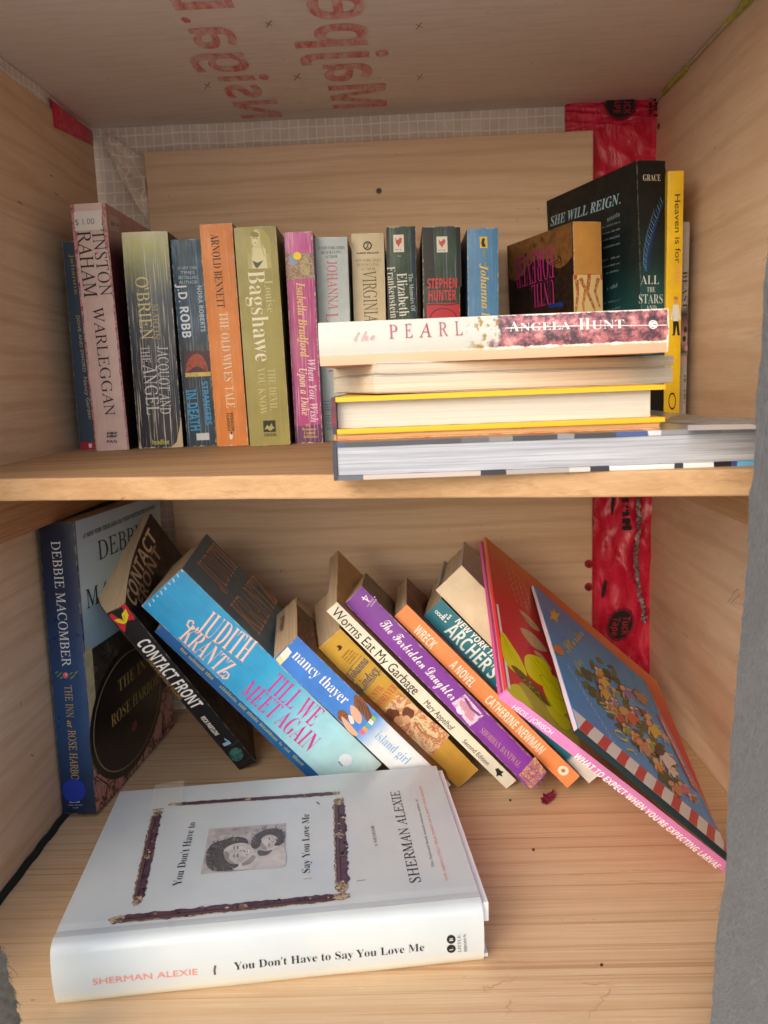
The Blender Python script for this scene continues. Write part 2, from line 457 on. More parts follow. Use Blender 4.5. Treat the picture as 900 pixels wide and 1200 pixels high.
mb = MB(); mb.box((XL + .0005, .7118, FL - .02), (XR - .0005, YB, FL - .0012), M_FLOOR); cpart(mb, 'base_board')
# shelf: front edge not cut square, nearer to the viewer towards +x
mb = MB()
sf = lambda x: .482 + (x - XL) * (.372 - .482) / (XR - XL)
def shelf_fn(p):
    q = p.copy()
    if q[1] < .5: q[1] = sf(q[0]) + .0006 * math.sin(60 * q[0]) + .0004 * math.sin(171 * q[0])
    return q
mb.box((XL + .0004, .4, SH - SHT), (XR - .0004, .806, SH), M_SHELF, n=(30, 1, 1), fn=shelf_fn)
bevel(cpart(mb, 'shelf', weld=True), .0012)
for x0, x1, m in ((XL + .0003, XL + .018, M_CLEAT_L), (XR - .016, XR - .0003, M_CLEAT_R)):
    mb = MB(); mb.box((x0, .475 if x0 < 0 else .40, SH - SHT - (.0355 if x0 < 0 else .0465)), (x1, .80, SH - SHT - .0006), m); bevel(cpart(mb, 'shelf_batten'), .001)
# ceiling with the sheathing stamp (mirrored, as it shows)
mb = MB(); mb.box((XL - .03, YF - .01, CEIL), (XR + .03, YB + .03, CEIL + .012), M_TOP)
def stamp_mat():
    n = NT('stamp ink')
    c = n.mix(n.grey(n.noise(160, n.mapping((1, .35, 1)), detail=6, rough=.75), .40, .66, .25, .95), lin('#e0d4c8'), lin('#cc4448'))
    return n.done(c, .7)
M_STAMP = stamp_mat()
class Ceil(Sheet):
    pass
ce = Sheet(mb, np.eye(3), np.zeros(3), (0, 0, CEIL), (1, 0, 0), (0, 1, 0), (0, 0, -1))
def stamp(t, x0, y0, y1, hx, sty='sansb'):
    ce.text(t, ('m', x0, y0), ('m', x0, y1), ('m', x0 + hx, y0), sty, M_STAMP)
stamp('Majpel', -.054, .802, .556, .050)
stamp('Nsiga.D', -.143, .818, .545, .040)
for px, py in ((315, 28), (491, 30), (492, 90), (348, 90), (243, 100)):
    for a in ((4, 2), (-3, 4)): ce.stroke([(px - a[0], py - a[1]), (px + a[0], py + a[1])], .0010, ink('#9c8876', .8), 1)
cpart(mb, 'top_panel')
# foil lining behind the boards, wrapped round the upper edges
mb = MB()
def foil_fn(p):
    q = p.copy(); q[1] -= .0025 * abs(math.sin(31 * p[0] + 17 * p[2])) * (1 if p[0] < -.2 else .3); return q
mb.box((XL - .01, YB + .006, FL - .01), (XR + .004, YB + .010, CEIL - .0008), M_FOIL, n=(60, 1, 40), fn=foil_fn)
mb.box((XL - .011, YF, .2395), (XL - .0035, YB + .004, CEIL - .0008), M_FOIL, n=(1, 30, 2), fn=lambda p: p + np.array([.0012 * math.sin(55 * p[1]), 0, 0]))
# a loose fold of foil in the far corner
f0, f1, f2, f3 = on_y(118, 152, .812), on_y(170, 186, .812), on_y(176, 262, .812), on_y(140, 206, .812)
mb.grid(lambda i, j: (1 - j) * ((1 - i) * f0 + i * f1) + j * ((1 - i) * f3 + i * f2) + np.array([0, -.004 * math.sin(6 * i + 4 * j) + .003 * math.sin(11 * j), 0]), 12, 12, M_FOIL)
cpart(mb, 'foil_lining', smooth=True)
# yellow-green paint on the top corner batten
mb = MB(); mg = blotch('green paint', ['#8d9a3a', '#b9b84c', '#c9b98a'], 90)
for y0, y1 in ((.50, .585), (.60, .655), (.735, .80)):
    mb.box((XR - .0035, y0, CEIL - .0042), (XR - .0004, y1, CEIL - .0006), mg, n=(1, 6, 1), fn=lambda p: p + np.array([.0006 * math.sin(120 * p[1]), 0, .0007 * math.sin(90 * p[1])]))
mb.box((XR - .0026, .40, CEIL - .0030), (XR - .0003, YB, CEIL - .0008), ink('#c8b49a', .7))
cpart(mb, 'paint_strip')
# black foam seal along the floor
mb = MB(); mb.box((XL + .0004, .36, FL + .0002), (XL + .0048, .80, FL + .0036), ink('#1b211c', .9), n=(1, 60, 1), fn=lambda p: p + np.array([.0004 * math.sin(210 * p[1]), 0, .0003 * math.sin(260 * p[1])]))
cpart(mb, 'foam_seal')
# dark screw in the side board
mb = MB(); c = on_x(772, 148, XR); mb.tube([(XR + .001, c[1], c[2]), (XR - .0006, c[1], c[2])], .0028, ink('#2a2420'), n=12); cpart(mb, 'screw')

# red sheathing tape: across the top corner, down the back corner, a stub by the other side board
YT = YB + .0015
def tape_piece(pts, name='red_tape', extra=None, y=YT, nn=34, amp=1.0):
    mb = MB(); q = [on_y(px, py, y) for px, py in pts]
    def fn(i, j):
        p = (1 - j) * ((1 - i) * q[0] + i * q[1]) + j * ((1 - i) * q[3] + i * q[2])
        w = .0016 * math.sin(9 * i + 3 * math.sin(7 * j)) * math.sin(13 * j + 2) + .0010 * math.sin(23 * i + 11 * j) - .0022 * abs(math.sin(5 * i + 9 * j + 2 * math.sin(6 * j))) ** 7 - .0018 * abs(math.sin(11 * j - 6 * i)) ** 9
        return p + np.array([.0008 * math.sin(31 * j), w * amp, 0])
    mb.grid(fn, nn, nn * 2, M_TAPE)
    mb.poly([q[0] + (0, .004, 0), q[1] + (0, .004, 0), q[2] + (0, .004, 0), q[3] + (0, .004, 0)], M_TAPE)
    if extra: extra(mb)
    return cpart(mb, name, smooth=True)
def tuck(mb, c, rx, ry, tilt, lines, y):
    sh = Sheet(mb, np.eye(3), np.zeros(3), (0, y, 0), (1, 0, 0), (0, 0, 1), (0, -1, 0)); sh.lift = 0
    ca, sa = math.cos(tilt), math.sin(tilt)
    sh.ell(c, (c[0] + rx * ca, c[1] + rx * sa), (c[0] - ry * sa, c[1] + ry * ca), M_BLACKPRINT, 0)
    sh.ell(c, (c[0] + rx * 1.13 * ca, c[1] + rx * 1.13 * sa), (c[0] - ry * 1.13 * sa, c[1] + ry * 1.13 * ca), M_BLACKPRINT, 0, r0=.95)
    for t, a, b, u in lines: sh.text(t, a, b, u, 'sansb', M_TAPERED, 2)
    return sh
def logo_top(mb):
    sh = tuck(mb, (727, 122), 17, 16, -.3, [('TUCK', (731, 110), (731, 134), (739, 110)), ('TAPE', (719, 111), (719, 133), (727, 111))], YT - .0046)
    sh.words((766, 112), (766, 140), (771, 112), M_BLACKPRINT, seed=5); sh.words((760, 113), (760, 136), (765, 113), M_BLACKPRINT, seed=6)
tape_piece([(663, 112), (800, 107), (800, 138), (663, 156)], extra=logo_top, y=YT - .0006, amp=.3)
tape_piece([(690, 128), (772, 126), (768, 250), (690, 262)], amp=.3)
def logo_low(mb):
    sh = tuck(mb, (727, 732), 13.5, 17.5, .42, [('Tuck', (730, 722), (728, 744), (739, 723)), ('Tape', (719, 723), (716, 745), (727, 724))], YT - .0046)
    sh.words((729, 584), (729, 624), (741, 584), M_BLACKPRINT, seed=8); sh.words((733, 584), (733, 620), (739, 584), M_BLACKPRINT, seed=9)
    dk = ink('#2a0a12')
    for c, a, b in (((708, 690), (710.5, 690), (706, 701)), ((718, 590), (720, 590), (717, 604))): sh.ell(c, a, b, dk, 1)
    for c in ((690, 661), (690, 688)):
        p = on_y(*c, .8065); mb.tube([p + (0, .002, 0), p - (0, .001, 0)], .0042, M_TAPE, n=14); mb.tube([p - (.0008, .0011, 0), p - (.0008, .0014, 0)], .0026, ink('#5a3320'), n=12)
tape_piece([(690, 560), (768, 560), (768, 800), (690, 800)], extra=logo_low, nn=44)
mb = MB()   # crinkled clear wrap beside the lower tape
rr = random.Random(3)
gl = NT('clear wrap'); gl.bump(gl.noise(160, detail=6, dist=1.5), 1.0, .006); gl = gl.done(gl.ramp(gl.noise(140, detail=6, dist=1), [(.35, '#5a3038'), (.52, '#9a8b8c'), (.64, '#e0d8d8')]), .18, .6)
pts = [(747, 575), (749, 610), (745, 650), (747, 680), (750, 700), (755, 715), (754, 730)]
for k in range(len(pts) - 1):
    a, b = on_y(*pts[k], YT - .005), on_y(*pts[k + 1], YT - .005)
    mb.grid(lambda i, j: (1 - j) * a + j * b + np.array([(i - .5) * .0042 + .001 * math.sin(30 * j + k), .0025 * math.sin(14 * j + 5 * i + k), 0]), 4, 8, gl)
cpart(mb, 'clear_wrap', smooth=True)
mb = MB()
mb.grid(lambda i, j: np.array([XL + .0006 - (.006 if j < .1 else 0) * (1 - j), .725 + .09 * i, CEIL - .0012 - .027 * j * (1 - .35 * i)]), 8, 4, M_TAPE)
o = cpart(mb, 'red_tape', smooth=True); s_ = o.modifiers.new('t', 'SOLIDIFY'); s_.thickness = .0004

# ------------------------------------------------------------------ felt flaps in the opening
def felt():
    n = NT('grey felt')
    a = n.noise(1.0, n.mapping((520, 520, 170), rot=(0, .5, 0)), detail=8, rough=.75, dist=1.6)
    b = n.noise(40, detail=5)
    col = n.mix(n.grey(b, .35, .7, 0, .6), n.ramp(a, [(.3, '#48484a'), (.5, '#58585a'), (.72, '#6c6c6e')]), lin('#4c4c4e'))
    n.bump(a, .9, .003); n.p.inputs['Sheen Weight'].default_value = .35
    return n.done(col, .95, .1)
M_FELT = felt()
def flap(name, edge, width, y, m, label, sign=1):
    """cloth strip: a ragged cut edge through frame points, hanging straight down"""
    root = tag(empty(name, tuple(on_y(*edge[-1], y))), label, 'felt strip')
    E = np.array([on_y(px, py, y) for px, py in edge])
    ts = np.linspace(0, len(E) - 1, 160); base = np.array([[np.interp(t, range(len(E)), E[:, k]) for k in range(3)] for t in ts])
    rr = random.Random(11 if sign > 0 else 12)
    rag = np.cumsum([rr.gauss(0, .00016) for t in ts]); rag -= np.linspace(rag[0], rag[-1], 160); rag += np.array([rr.uniform(-.00022, .00022) for t in ts])
    base[:, 0] += rag
    mb = MB(); nx = 14; th = .0028
    def f(side):
        def g(i, j):
            k = min(159, int(round(j * 159))); p = base[k].copy(); p[0] += sign * width * i
            p[1] += side * th * (1 - math.exp(-i * nx * .9)) * .5 + .0016 * math.sin(7 * i + 5 * j) * i + .0005 * math.sin(60 * j + 20 * i)
            return p
        return g
    mb.grid(f(-1), nx, 159, m); mb.grid(f(1), nx, 159, m)
    o = mb.build('felt_cloth', None, smooth=True); o.parent = root; o.matrix_parent_inverse = Matrix.Translation(-root.location)
    mb = MB()
    for q in range(60):
        p = base[rr.randrange(160)].copy(); L = rr.uniform(.0008, .003) * (1 if rr.random() < .85 else 2.2)
        d = np.array([-sign * rr.uniform(.2, 1), rr.uniform(-.5, .3), rr.uniform(-1.1, .5)]); d /= np.linalg.norm(d)
        pts = [p + d * L * t + np.array([0, 0, -1]) * L * .5 * t * t + np.array([rr.uniform(-1, 1), 0, rr.uniform(-1, 1)]) * L * .12 for t in (0, .35, .7, 1)]
        mb.tube(pts, rr.uniform(.00007, .00016), m, n=4, taper=.5)
    o = mb.build('frayed_edge', None); o['kind'] = 'stuff'; o.parent = root; o.matrix_parent_inverse = Matrix.Translation(-root.location)
    return root
flap('felt_flap', [(940, -255), (926, -60), (914, 110), (906, 230), (899, 330), (895, 410), (889, 468), (888, 500), (884, 560), (879, 600), (873, 700), (865, 760), (859, 820), (854, 900), (851, 960), (849, 1000), (843, 1060), (835, 1130), (832, 1200), (828, 1290)], .10, .338, M_FELT,
     'grey frayed felt strip hanging over the edge of the cabinet opening, beside the pink spine')
flap('felt_flap', [(-16, 1080), (2, 1118), (10, 1150), (18, 1184), (24, 1220), (28, 1290)], .03, .338, blotch('dark felt', ['#3a3834', '#4c4a46'], 400, rough=.95),
     'dark felt strip end at the floor corner, beside the white hardcover', sign=-1)

# a dried petal on the floor
mb = MB(); pc = on_z(642, 938, FL)
def petal(i, j):
    u, v = i * 2 - 1, j * 2 - 1
    k = 1 - .35 * abs(v) + .12 * math.sin(9 * v)
    return np.array([pc[0] + .0062 * u * k + .002 * v, pc[1] + .008 * v + .003 * u, FL + .0006 + .0022 * (u * u) + .0012 * (v * v) + .0006 * math.sin(8 * v + 5 * u)])
mb.grid(petal, 10, 10, blotch('petal', ['#5a1a2c', '#8c2c44', '#74344a'], 500))
o = mb.build('dried_petal', None, smooth=True); m_ = o.modifiers.new('t', 'SOLIDIFY'); m_.thickness = .0003
tag(o, 'curled dark red dried petal lying on the bare pine floor', 'petal')

# unseen ground sheet below the cabinet, added pale to bounce light inside
mb = MB(); mb.grid(lambda i, j: ((i - .5) * 1200, (j - .5) * 1200, -1.45), 4, 4, wood('bounce_ground', '#cdc8be', '#dad6cd', '#bdb8ae', streak=3, along=3))
o = mb.build('ground'); o['kind'] = 'structure'

# ------------------------------------------------------------------ books
class Book:
    """local frame: x through the thickness, y from the spine back, z up the spine; front cover at x = T"""
    def __init__(s, name, label, cat, org, R, T, D, H, spine, front, back, pages, group=None, hard=False, bulge=.0006, bend=0.0, flare=0.0, over=None, seed=1, fore=.0, belly=0.0, wave=0.0, rnd=0.0):
        s.T, s.D, s.H, s.hard, s.org, s.R = T, D, H, hard, np.array(org, float), np.array(R, float)
        s.root = tag(empty(name), label, cat, group)
        s.root.matrix_world = Matrix.Translation(Vector(s.org)) @ Matrix(s.R.tolist()).to_4x4()
        c = s.c = .0024 if hard else .0005
        s.b = bulge; rr = random.Random(seed); ph = rr.random() * 6
        over = .003 if (hard and over is None) else (over or 0.0003)
        bd = lambda y: bend * math.sin(math.pi * min(1, max(0, y / D)))
        fl = lambda y, z: flare * max(0, y / D - .55) ** 2 * 4 * (z / H) ** 2
        s.bd = bd
        bl = lambda y: -belly * math.sin(math.pi * min(1, max(0, y / D)) ** .9)
        wv = lambda y, z: wave * (math.sin(z / H * 4.4 + ph) + .5 * math.sin(z / H * 9 + 2 * ph)) * min(1, y / (.3 * D))
        gv = (lambda y: -.0004 * math.exp(-((y - .012) / .003) ** 2)) if rnd else (lambda y: 0.0)
        cn = lambda x: 0.0 if not rnd else (rnd - math.sqrt(max(0, rnd ** 2 - max(0, x - (T - rnd)) ** 2))) + (rnd - math.sqrt(max(0, rnd ** 2 - max(0, rnd - x) ** 2))) * .6
        ys = lambda x, z: -bulge * (1 - (2 * min(max(x, 0), T) / T - 1) ** 2) + .00018 * math.sin(z * 70 + ph) + cn(x)
        s.ys = ys
        # spine
        s.ms = MB()
        s.ms.grid(lambda i, j: (T * i, ys(T * i, H * j), H * j), 60 if rnd else 14, 30, spine)
        y1 = max(rnd, .0022 if hard else .0008)
        s.ms.grid(lambda i, j: (T * (1 - i), y1, H * j), 2, 2, spine)
        for x in (0, T): s.ms.raw([(x, ys(x, 0), 0), (x, y1, 0), (x, y1, H), (x, ys(x, H), H)], [(0, 1, 2, 3)], spine)
        for z in (0, H): s.ms.raw([(T * i / 14, ys(T * i / 14, z), z) for i in range(15)] + [(T, y1, z), (0, y1, z)], [list(range(17))], spine)
        # covers
        s.mf, s.mk = MB(), MB(); g = .0004
        y0 = y1 + .0001
        s.mf.box((T - c, y0, 0), (T, D, H), front, n=(1, 60 if rnd else 14, 12), fn=lambda p: np.array([p[0] + bd(p[1]) + fl(p[1], p[2]) + wv(p[1], p[2]) + gv(p[1]), p[1], p[2]]))
        s.mk.box((0, y0, 0), (c, D, H), back, n=(1, 14, 12), fn=lambda p: np.array([p[0] + bd(p[1]) + bl(p[1]) + wv(p[1], p[2]), p[1], p[2]]))
        # page block
        s.mp = MB(); o = over
        xa, xb = c + .00015, T - c - .00015
        def pg(p):
            q = p.copy()
            if q[1] > D - o - .002: q[1] -= fore * (1 - (2 * (q[0] - xa) / (xb - xa) - 1) ** 2)
            q[0] += bd(p[1]) + wv(p[1], p[2]) + bl(p[1]) * (1 - (p[0] - xa) / (xb - xa)) + .00008 * math.sin(p[1] * 300 + p[2] * 80 + ph)
            if q[2] > H - o - .001: q[2] += .0004 * math.sin(q[0] * 700 + ph) * math.sin(q[1] * 60)
            return q
        s.mp.box((xa, y1 + .0003, o), (xb, D - o, H - o), pages, n=(12, 16, 12), fn=pg)
        I = np.eye(3)
        s.spine = Sheet(s.ms, s.R, s.org, (0, 0, 0), (1, 0, 0), (0, 0, 1), (0, -1, 0), fn=lambda u, v: -ys(u, v)); s.spine.lift = bulge * .7
        s.front = Sheet(s.mf, s.R, s.org, (T, 0, 0), (0, 1, 0), (0, 0, 1), (1, 0, 0), fn=lambda u, v: bd(u) + fl(u, v) + wv(u, v) + gv(u))
        s.back = Sheet(s.mk, s.R, s.org, (0, 0, 0), (0, 1, 0), (0, 0, 1), (-1, 0, 0), fn=lambda u, v: -bd(u) - bl(u) - wv(u, v))
        s.top = Sheet(s.mp, s.R, s.org, (0, 0, H - o), (1, 0, 0), (0, 1, 0), (0, 0, 1), fn=lambda u, v: .0005)
        s.smooth = rnd > 0
    def part(s, mb, name, **k):
        o = mb.build(name, s.root, **k); return o
    def done(s):
        s.part(s.ms, 'spine', smooth=s.smooth, weld=False); s.part(s.mf, 'front_cover'); s.part(s.mk, 'back_cover'); s.part(s.mp, 'page_block')
        return s
    def sticker(s, name, sheet, kind, args, m, texts=()):
        mb = MB(); old = sheet.mb; sheet.mb = mb
        getattr(sheet, kind)(*args, m, 4)
        for t in texts: sheet.text(*t, 6)
        sheet.mb = old
        s.part(mb, name)

POSE = {   # x, y, z of the bottom of the spine edge; rotation vector; thickness, depth, height
    'dove': (-0.2791, 0.6903, -0.0487, 0.0001, 0.0149, -0.0159, 0.0152, 0.1100, 0.1728),
    'warleggan': (-0.2569, 0.6685, -0.0487, 0.0016, -0.0079, 0.0104, 0.0279, 0.1200, 0.1968),
    'obrien': (-0.2217, 0.6717, -0.0482, 0.0031, 0.0080, 0.0405, 0.0367, 0.1100, 0.1736),
    'robb': (-0.1822, 0.6781, -0.0489, 0.0002, -0.0065, 0.0089, 0.0247, 0.1050, 0.1681),
    'oldwives': (-0.1551, 0.6696, -0.0489, 0.0015, -0.0084, 0.0062, 0.0262, 0.1100, 0.1773),
    'bagshawe': (-0.1248, 0.6553, -0.0487, 0.0001, -0.0096, 0.0173, 0.0329, 0.1100, 0.1709),
    'isabella': (-0.0893, 0.6683, -0.0488, -0.0000, 0.0015, 0.0006, 0.0226, 0.1050, 0.1681),
    'lindsey': (-0.0687, 0.6879, -0.0488, -0.0000, 0.0094, 0.0078, 0.0270, 0.1050, 0.1665),
    'virginia': (-0.0395, 0.7035, -0.0485, -0.0000, 0.0123, 0.0023, 0.0272, 0.1050, 0.1707),
    'frank': (-0.0100, 0.7030, -0.0486, -0.0000, 0.0106, 0.0009, 0.0246, 0.1050, 0.1749),
    'hunter': (0.0195, 0.7098, -0.0484, 0.0000, 0.0155, -0.0002, 0.0314, 0.0960, 0.1746),
    'johanna': (0.0576, 0.7045, -0.0486, 0.0000, 0.0116, -0.0008, 0.0258, 0.1020, 0.1708),
    'until': (0.1489, 0.6904, -0.0475, -0.0142, -0.0202, 0.3858, 0.0269, 0.1086, 0.1696),
    'stars': (0.2023, 0.6802, -0.0459, -0.0145, -0.0409, 0.3779, 0.0277, 0.1340, 0.2107),
    'heaven': (0.2191, 0.6851, -0.0487, 0, 0, 0, 0.0127, 0.1220, 0.2047),
    'blast': (0.2357, 0.7004, -0.0487, 0, 0, 0, 0.0068, 0.1050, 0.1678),
    'debbie': (-0.2870, 0.6011, -0.3361, -0.0183, 0.0166, -0.0770, 0.0287, 0.1753, 0.2390),
    'contact': (-0.1573, 0.6743, -0.3399, 0.3794, -0.4169, 0.0448, 0.0174, 0.1430, 0.2008),
    'judith': (-0.0610, 0.6213, -0.3400, 0.0810, -0.6970, 0.0303, 0.0441, 0.1083, 0.2290),
    'nancy': (0.0096, 0.6050, -0.3400, 0.0717, -0.7084, 0.1150, 0.0252, 0.1093, 0.1770),
    'yellow': (0.0355, 0.6320, -0.3400, 0.0963, -0.6836, 0.1235, 0.0231, 0.1050, 0.1735),
    'worms': (0.0755, 0.6286, -0.3400, 0.1026, -0.7036, 0.0323, 0.0111, 0.1400, 0.2172),
    'forbidden': (0.0905, 0.5992, -0.3253, -0.1276, -0.7406, 0.0707, 0.0190, 0.1125, 0.2089),
    'wreck': (0.1230, 0.6128, -0.3321, -0.0686, -0.7477, 0.0195, 0.0140, 0.1241, 0.1987),
    'archer': (0.1429, 0.6230, -0.3341, -0.0858, -0.7482, -0.0696, 0.0203, 0.1216, 0.1938),
    'larvae': (0.2080, 0.5082, -0.3402, 0.2628, -0.7907, -0.1530, 0.0076, 0.2003, 0.2163),
}
P_CREAM = paper('aged page edges', '#ead9bf'); P_TAN = paper('old page edges', '#e8d2b2', soil=.12)
P_PALE = paper('page edges', '#e6dfd0'); P_WHITE = paper('white page edges', '#e6e2d8', dark=.7)
P_BROWN = paper('yellowed page edges', '#e4ccae', soil=.12)

def upright(key, label, stops, front='#3a3430', back=None, pages=None, crease=0, wear=.25, rough=.42, name='paperback_book', cat='paperback', group=None, creasecol='#d8d0c0', nc=700, bulge=.0006, coat=.15, **k):
    x, y, z, a, b, c, T, D, H = POSE[key]
    sp = printed('spine print', T, H, stops, wear, crease, rough, creasecol=creasecol, coat=coat, ncrease=nc)
    fr = printed('cover print', T, H, front, 0, 0, rough, coat=coat) if isinstance(front, str) or isinstance(front, list) else front
    bk = printed('cover print', T, H, back, 0, 0, rough, coat=coat) if back else fr
    return Book(name, label, cat, (x, y, z), rotm((a, b, c)), T, D, H, sp, fr, bk, pages or P_CREAM, group=group, bulge=bulge, **k)

GU, GL = 'books standing upright on the shelf', 'books leaning on the cabinet floor'
W_ = ink('#ece8e0'); BK = ink('#161414'); GOLD = ink('#c8a758'); 

# --- upper shelf
b = upright('dove', 'thin slate blue paperback between the plywood side and the pale pink book', '#35475a', front='#2a3846', group=GU)
y_ = ink('#b9b08a')
b.spine.text('DOVE AND SWORD', (89.5, 370), (97.6, 436), (93, 369.6), 'sans', y_); b.spine.text('Nancy Garden', (97.8, 442), (104, 491), (102, 441.6), 'sans', y_)
b.spine.text('Jehanne', (82, 298), (88, 345), (86.5, 297.6), 'sans', ink('#a8954c'))
b.spine.quad([(94.5, 518), (114, 517.6), (114.5, 527), (95.5, 527.5)], ink('#b02038'), 1); b.spine.quad([(104, 520), (107.5, 519.8), (107.8, 524.5), (104.5, 524.8)], W_, 2)
b.done()

b = upright('warleggan', 'tall worn pink paperback with a price sticker atop its spine', '#d2b6ae', front=[(0, '#2a1418'), (.6, '#4a1c26'), (.80, '#6a303a'), (.87, '#b08a80'), (1, '#b48c82')], back='#7a3844', wear=.55, crease=.25, creasecol='#b07078', group=GU)
cr = ink('#8a3a48')
rr = random.Random(4)
for side in (0, 1):   # crimson rubbed edges
    u0 = .0004 if side == 0 else b.T - .0022
    pts0, pts1 = [], []
    for k in range(41):
        v = b.H * k / 40
        w = .0009 + .0010 * rr.random() + (.0016 if v > .16 else 0)
        pts0.append((('m', 0.0, v) if side == 0 else ('m', b.T - w, v))); pts1.append((('m', w, v) if side == 0 else ('m', b.T, v)))
    vs = [b.spine.at(*b.spine.uv(p), 0) for p in pts0] + [b.spine.at(*b.spine.uv(p), 0) for p in pts1]
    b.ms.raw(vs, [(k, k + 1, 42 + k, 41 + k) for k in range(40)], blotch('rubbed red', ['#6e2836', '#a05560', '#c79a96', '#7e3442'], 320, 6))
dk = ink('#2a2026')
b.spine.text('WINSTON', (105.6, 254), (118, 347), (119.5, 253.5), 'roman', dk); b.spine.text('GRAHAM', (88.2, 254), (99, 349), (104, 253), 'roman', dk)
b.spine.text('WARLEGGAN', (108.3, 360), (123.2, 487), (120.6, 358.6), 'roman', ink('#1c161a'))
b.spine.text('PAN', (125.5, 519), (137, 519), (125.5, 515.6), 'sansb', dk)
for k in range(2):
    for j in range(2):
        x0, y0 = 125.5 + 5.6 * j, 506 + 3.6 * k
        b.spine.stroke([(x0, y0 + 3.2), (x0 + 1.6, y0 + .6), (x0 + 3.6, y0 + 2.6), (x0 + 5.6, y0)], .0012, BK, 2)
b.sticker('price_sticker', b.spine, 'quad', ([(86.2, 248), (119, 246), (119.8, 269), (88, 271)],), ink('#d9d2ca', .6),
          [('$ 1.00', (88.5, 264), (111, 262.4), (88.5, 257.4), 'sans', ink('#77736f'))])
b.front.quad([(127, 251), (139, 256), (139, 272), (128, 270)], ink('#b8a39a'), 1); b.front.words((130, 264), (139, 266), (130, 258), ink('#6d5c58'), 2)
b.done()

b = upright('obrien', 'creased slate grey paperback with a yellow-tinged top and a torn lower corner', [(0, '#23272f'), (.45, '#303846'), (.70, '#566068'), (.84, '#8d9474'), (.95, '#c5c98a'), (1, '#d8d5b4')], front='#20242c', crease=1.0, wear=.45, nc=800, bulge=.002, group=GU)
g1 = ink('#d9cf8e'); g2 = ink('#cfd0cf')
b.spine.text("O'BRIEN", (158.6, 325), (165.3, 398), (173.4, 324.2), 'roman', g1); b.spine.text('MARTIN', (178.6, 356), (181.2, 398), (184.6, 355.6), 'roman', ink('#b4ac70'))
b.spine.text('THE', (164.7, 405.6), (166.7, 425.6), (175, 405), 'roman', g2); b.spine.text('ANGEL', (167.4, 427), (172.6, 486), (182.4, 426), 'roman', g2)
b.spine.text('JACQUOT AND', (184.4, 406), (188.6, 485), (196.4, 405.4), 'roman', g2)
b.spine.text('headline', (179, 521), (198.6, 520.4), (179, 515.5), 'sansb', ink('#c8c04c'))
b.spine.poly([(200, 524.6), (207, 518), (212, 491), (214.2, 523.8)], ink('#d3c3a0', .8), 2); b.spine.poly([(162.5, 526), (166.5, 525.8), (163, 516)], ink('#cdbd9c', .8), 2)
b.done()

b = upright('robb', 'dark blue paperback with a sunset band and a small white label near its foot', [(0, '#18303f'), (.12, '#1c3c50'), (.34, '#162a3a'), (.36, '#20394a'), (.46, '#1c2832'), (.6, '#1f4866'), (.8, '#1c4660'), (1, '#1e4258')], front='#16181c', crease=.7, creasecol='#8fb0cc', wear=.4, group=GU)  # pale blue crease streaks also paint a sheen into the spine
cy = ink('#3f9fd0'); lt = ink('#bcd0dc')
for k, t in enumerate(('#1 NEW YORK', 'TIMES', 'BESTSELLING', 'AUTHOR')): b.spine.text(t, (208.5 + .5 * k + (3 if k == 1 else 0), 316 + 5.6 * k), (231 + .4 * k - (3 if k == 1 else 0), 315.6 + 5.6 * k), (208.5, 312.4 + 5.6 * k), 'sans', lt)
b.spine.text('J.D. ROBB', (207.6, 333), (213.9, 396), (218.4, 332.6), 'sansb', ink('#dfe9f0')); b.spine.text('NORA ROBERTS', (230.8, 335), (235.6, 389), (236, 334.7), 'sansb', lt)
b.spine.quad([(215.4, 412), (245.6, 411), (247.2, 440), (217.6, 441.2)], blotch('dusk', ['#2a2430', '#57303a', '#2c3444'], 260), 1)
b.spine.poly([(217.2, 437.5), (218.4, 428), (221.5, 420.5), (226, 416), (231.5, 414.2), (236.5, 416.5), (240.5, 422), (243.2, 429), (244.4, 436.5)], blotch('sunset', ['#8c3a30', '#b0563a', '#6a2c34'], 240), 2, fan=True)
b.spine.quad([(217.2, 437), (247, 435.5), (247.3, 440.5), (217.6, 442)], blotch('horizon', ['#c8a040', '#dcc870', '#8c6a34'], 400), 3, n=4)
b.spine.text('IN DEATH', (217.5, 457), (223.5, 505), (229.5, 456), 'sansb', cy); b.spine.text('STRANGERS', (236, 447), (241.6, 498), (243, 446.6), 'sansb', cy)
b.sticker('paper_label', b.spine, 'quad', ([(230, 508), (245, 507), (245.5, 515.4), (230.8, 516)],), ink('#d8dade'))
b.done()

b = upright('oldwives', 'bright orange paperback with black and cream upright lettering', '#e08434', front='#8a5432', crease=.55, creasecol='#f0b070', wear=.4, group=GU)
b.spine.text('ARNOLD BENNETT', (246.7, 275), (254.7, 361), (256, 274), 'serif', ink('#241a14')); b.spine.text("THE OLD WIVES' TALE", (256.6, 366), (265.6, 478), (266.6, 365), 'serif', ink('#f0e0c4'))
b.spine.text('PENGUIN', (269.6, 484), (271.4, 505), (273, 483.7), 'sansb', BK); b.spine.text('CLASSICS', (265.4, 484), (267.2, 505), (268.6, 483.7), 'sansb', BK)
b.spine.ell((271, 511), (274.6, 511), (271, 516.5), ink('#e08434'), 2); b.spine.ell((271, 511), (273, 511), (271, 515), W_, 3); b.spine.ell((271.4, 507.4), (272.6, 507.4), (271.4, 509), BK, 4)
b.done()

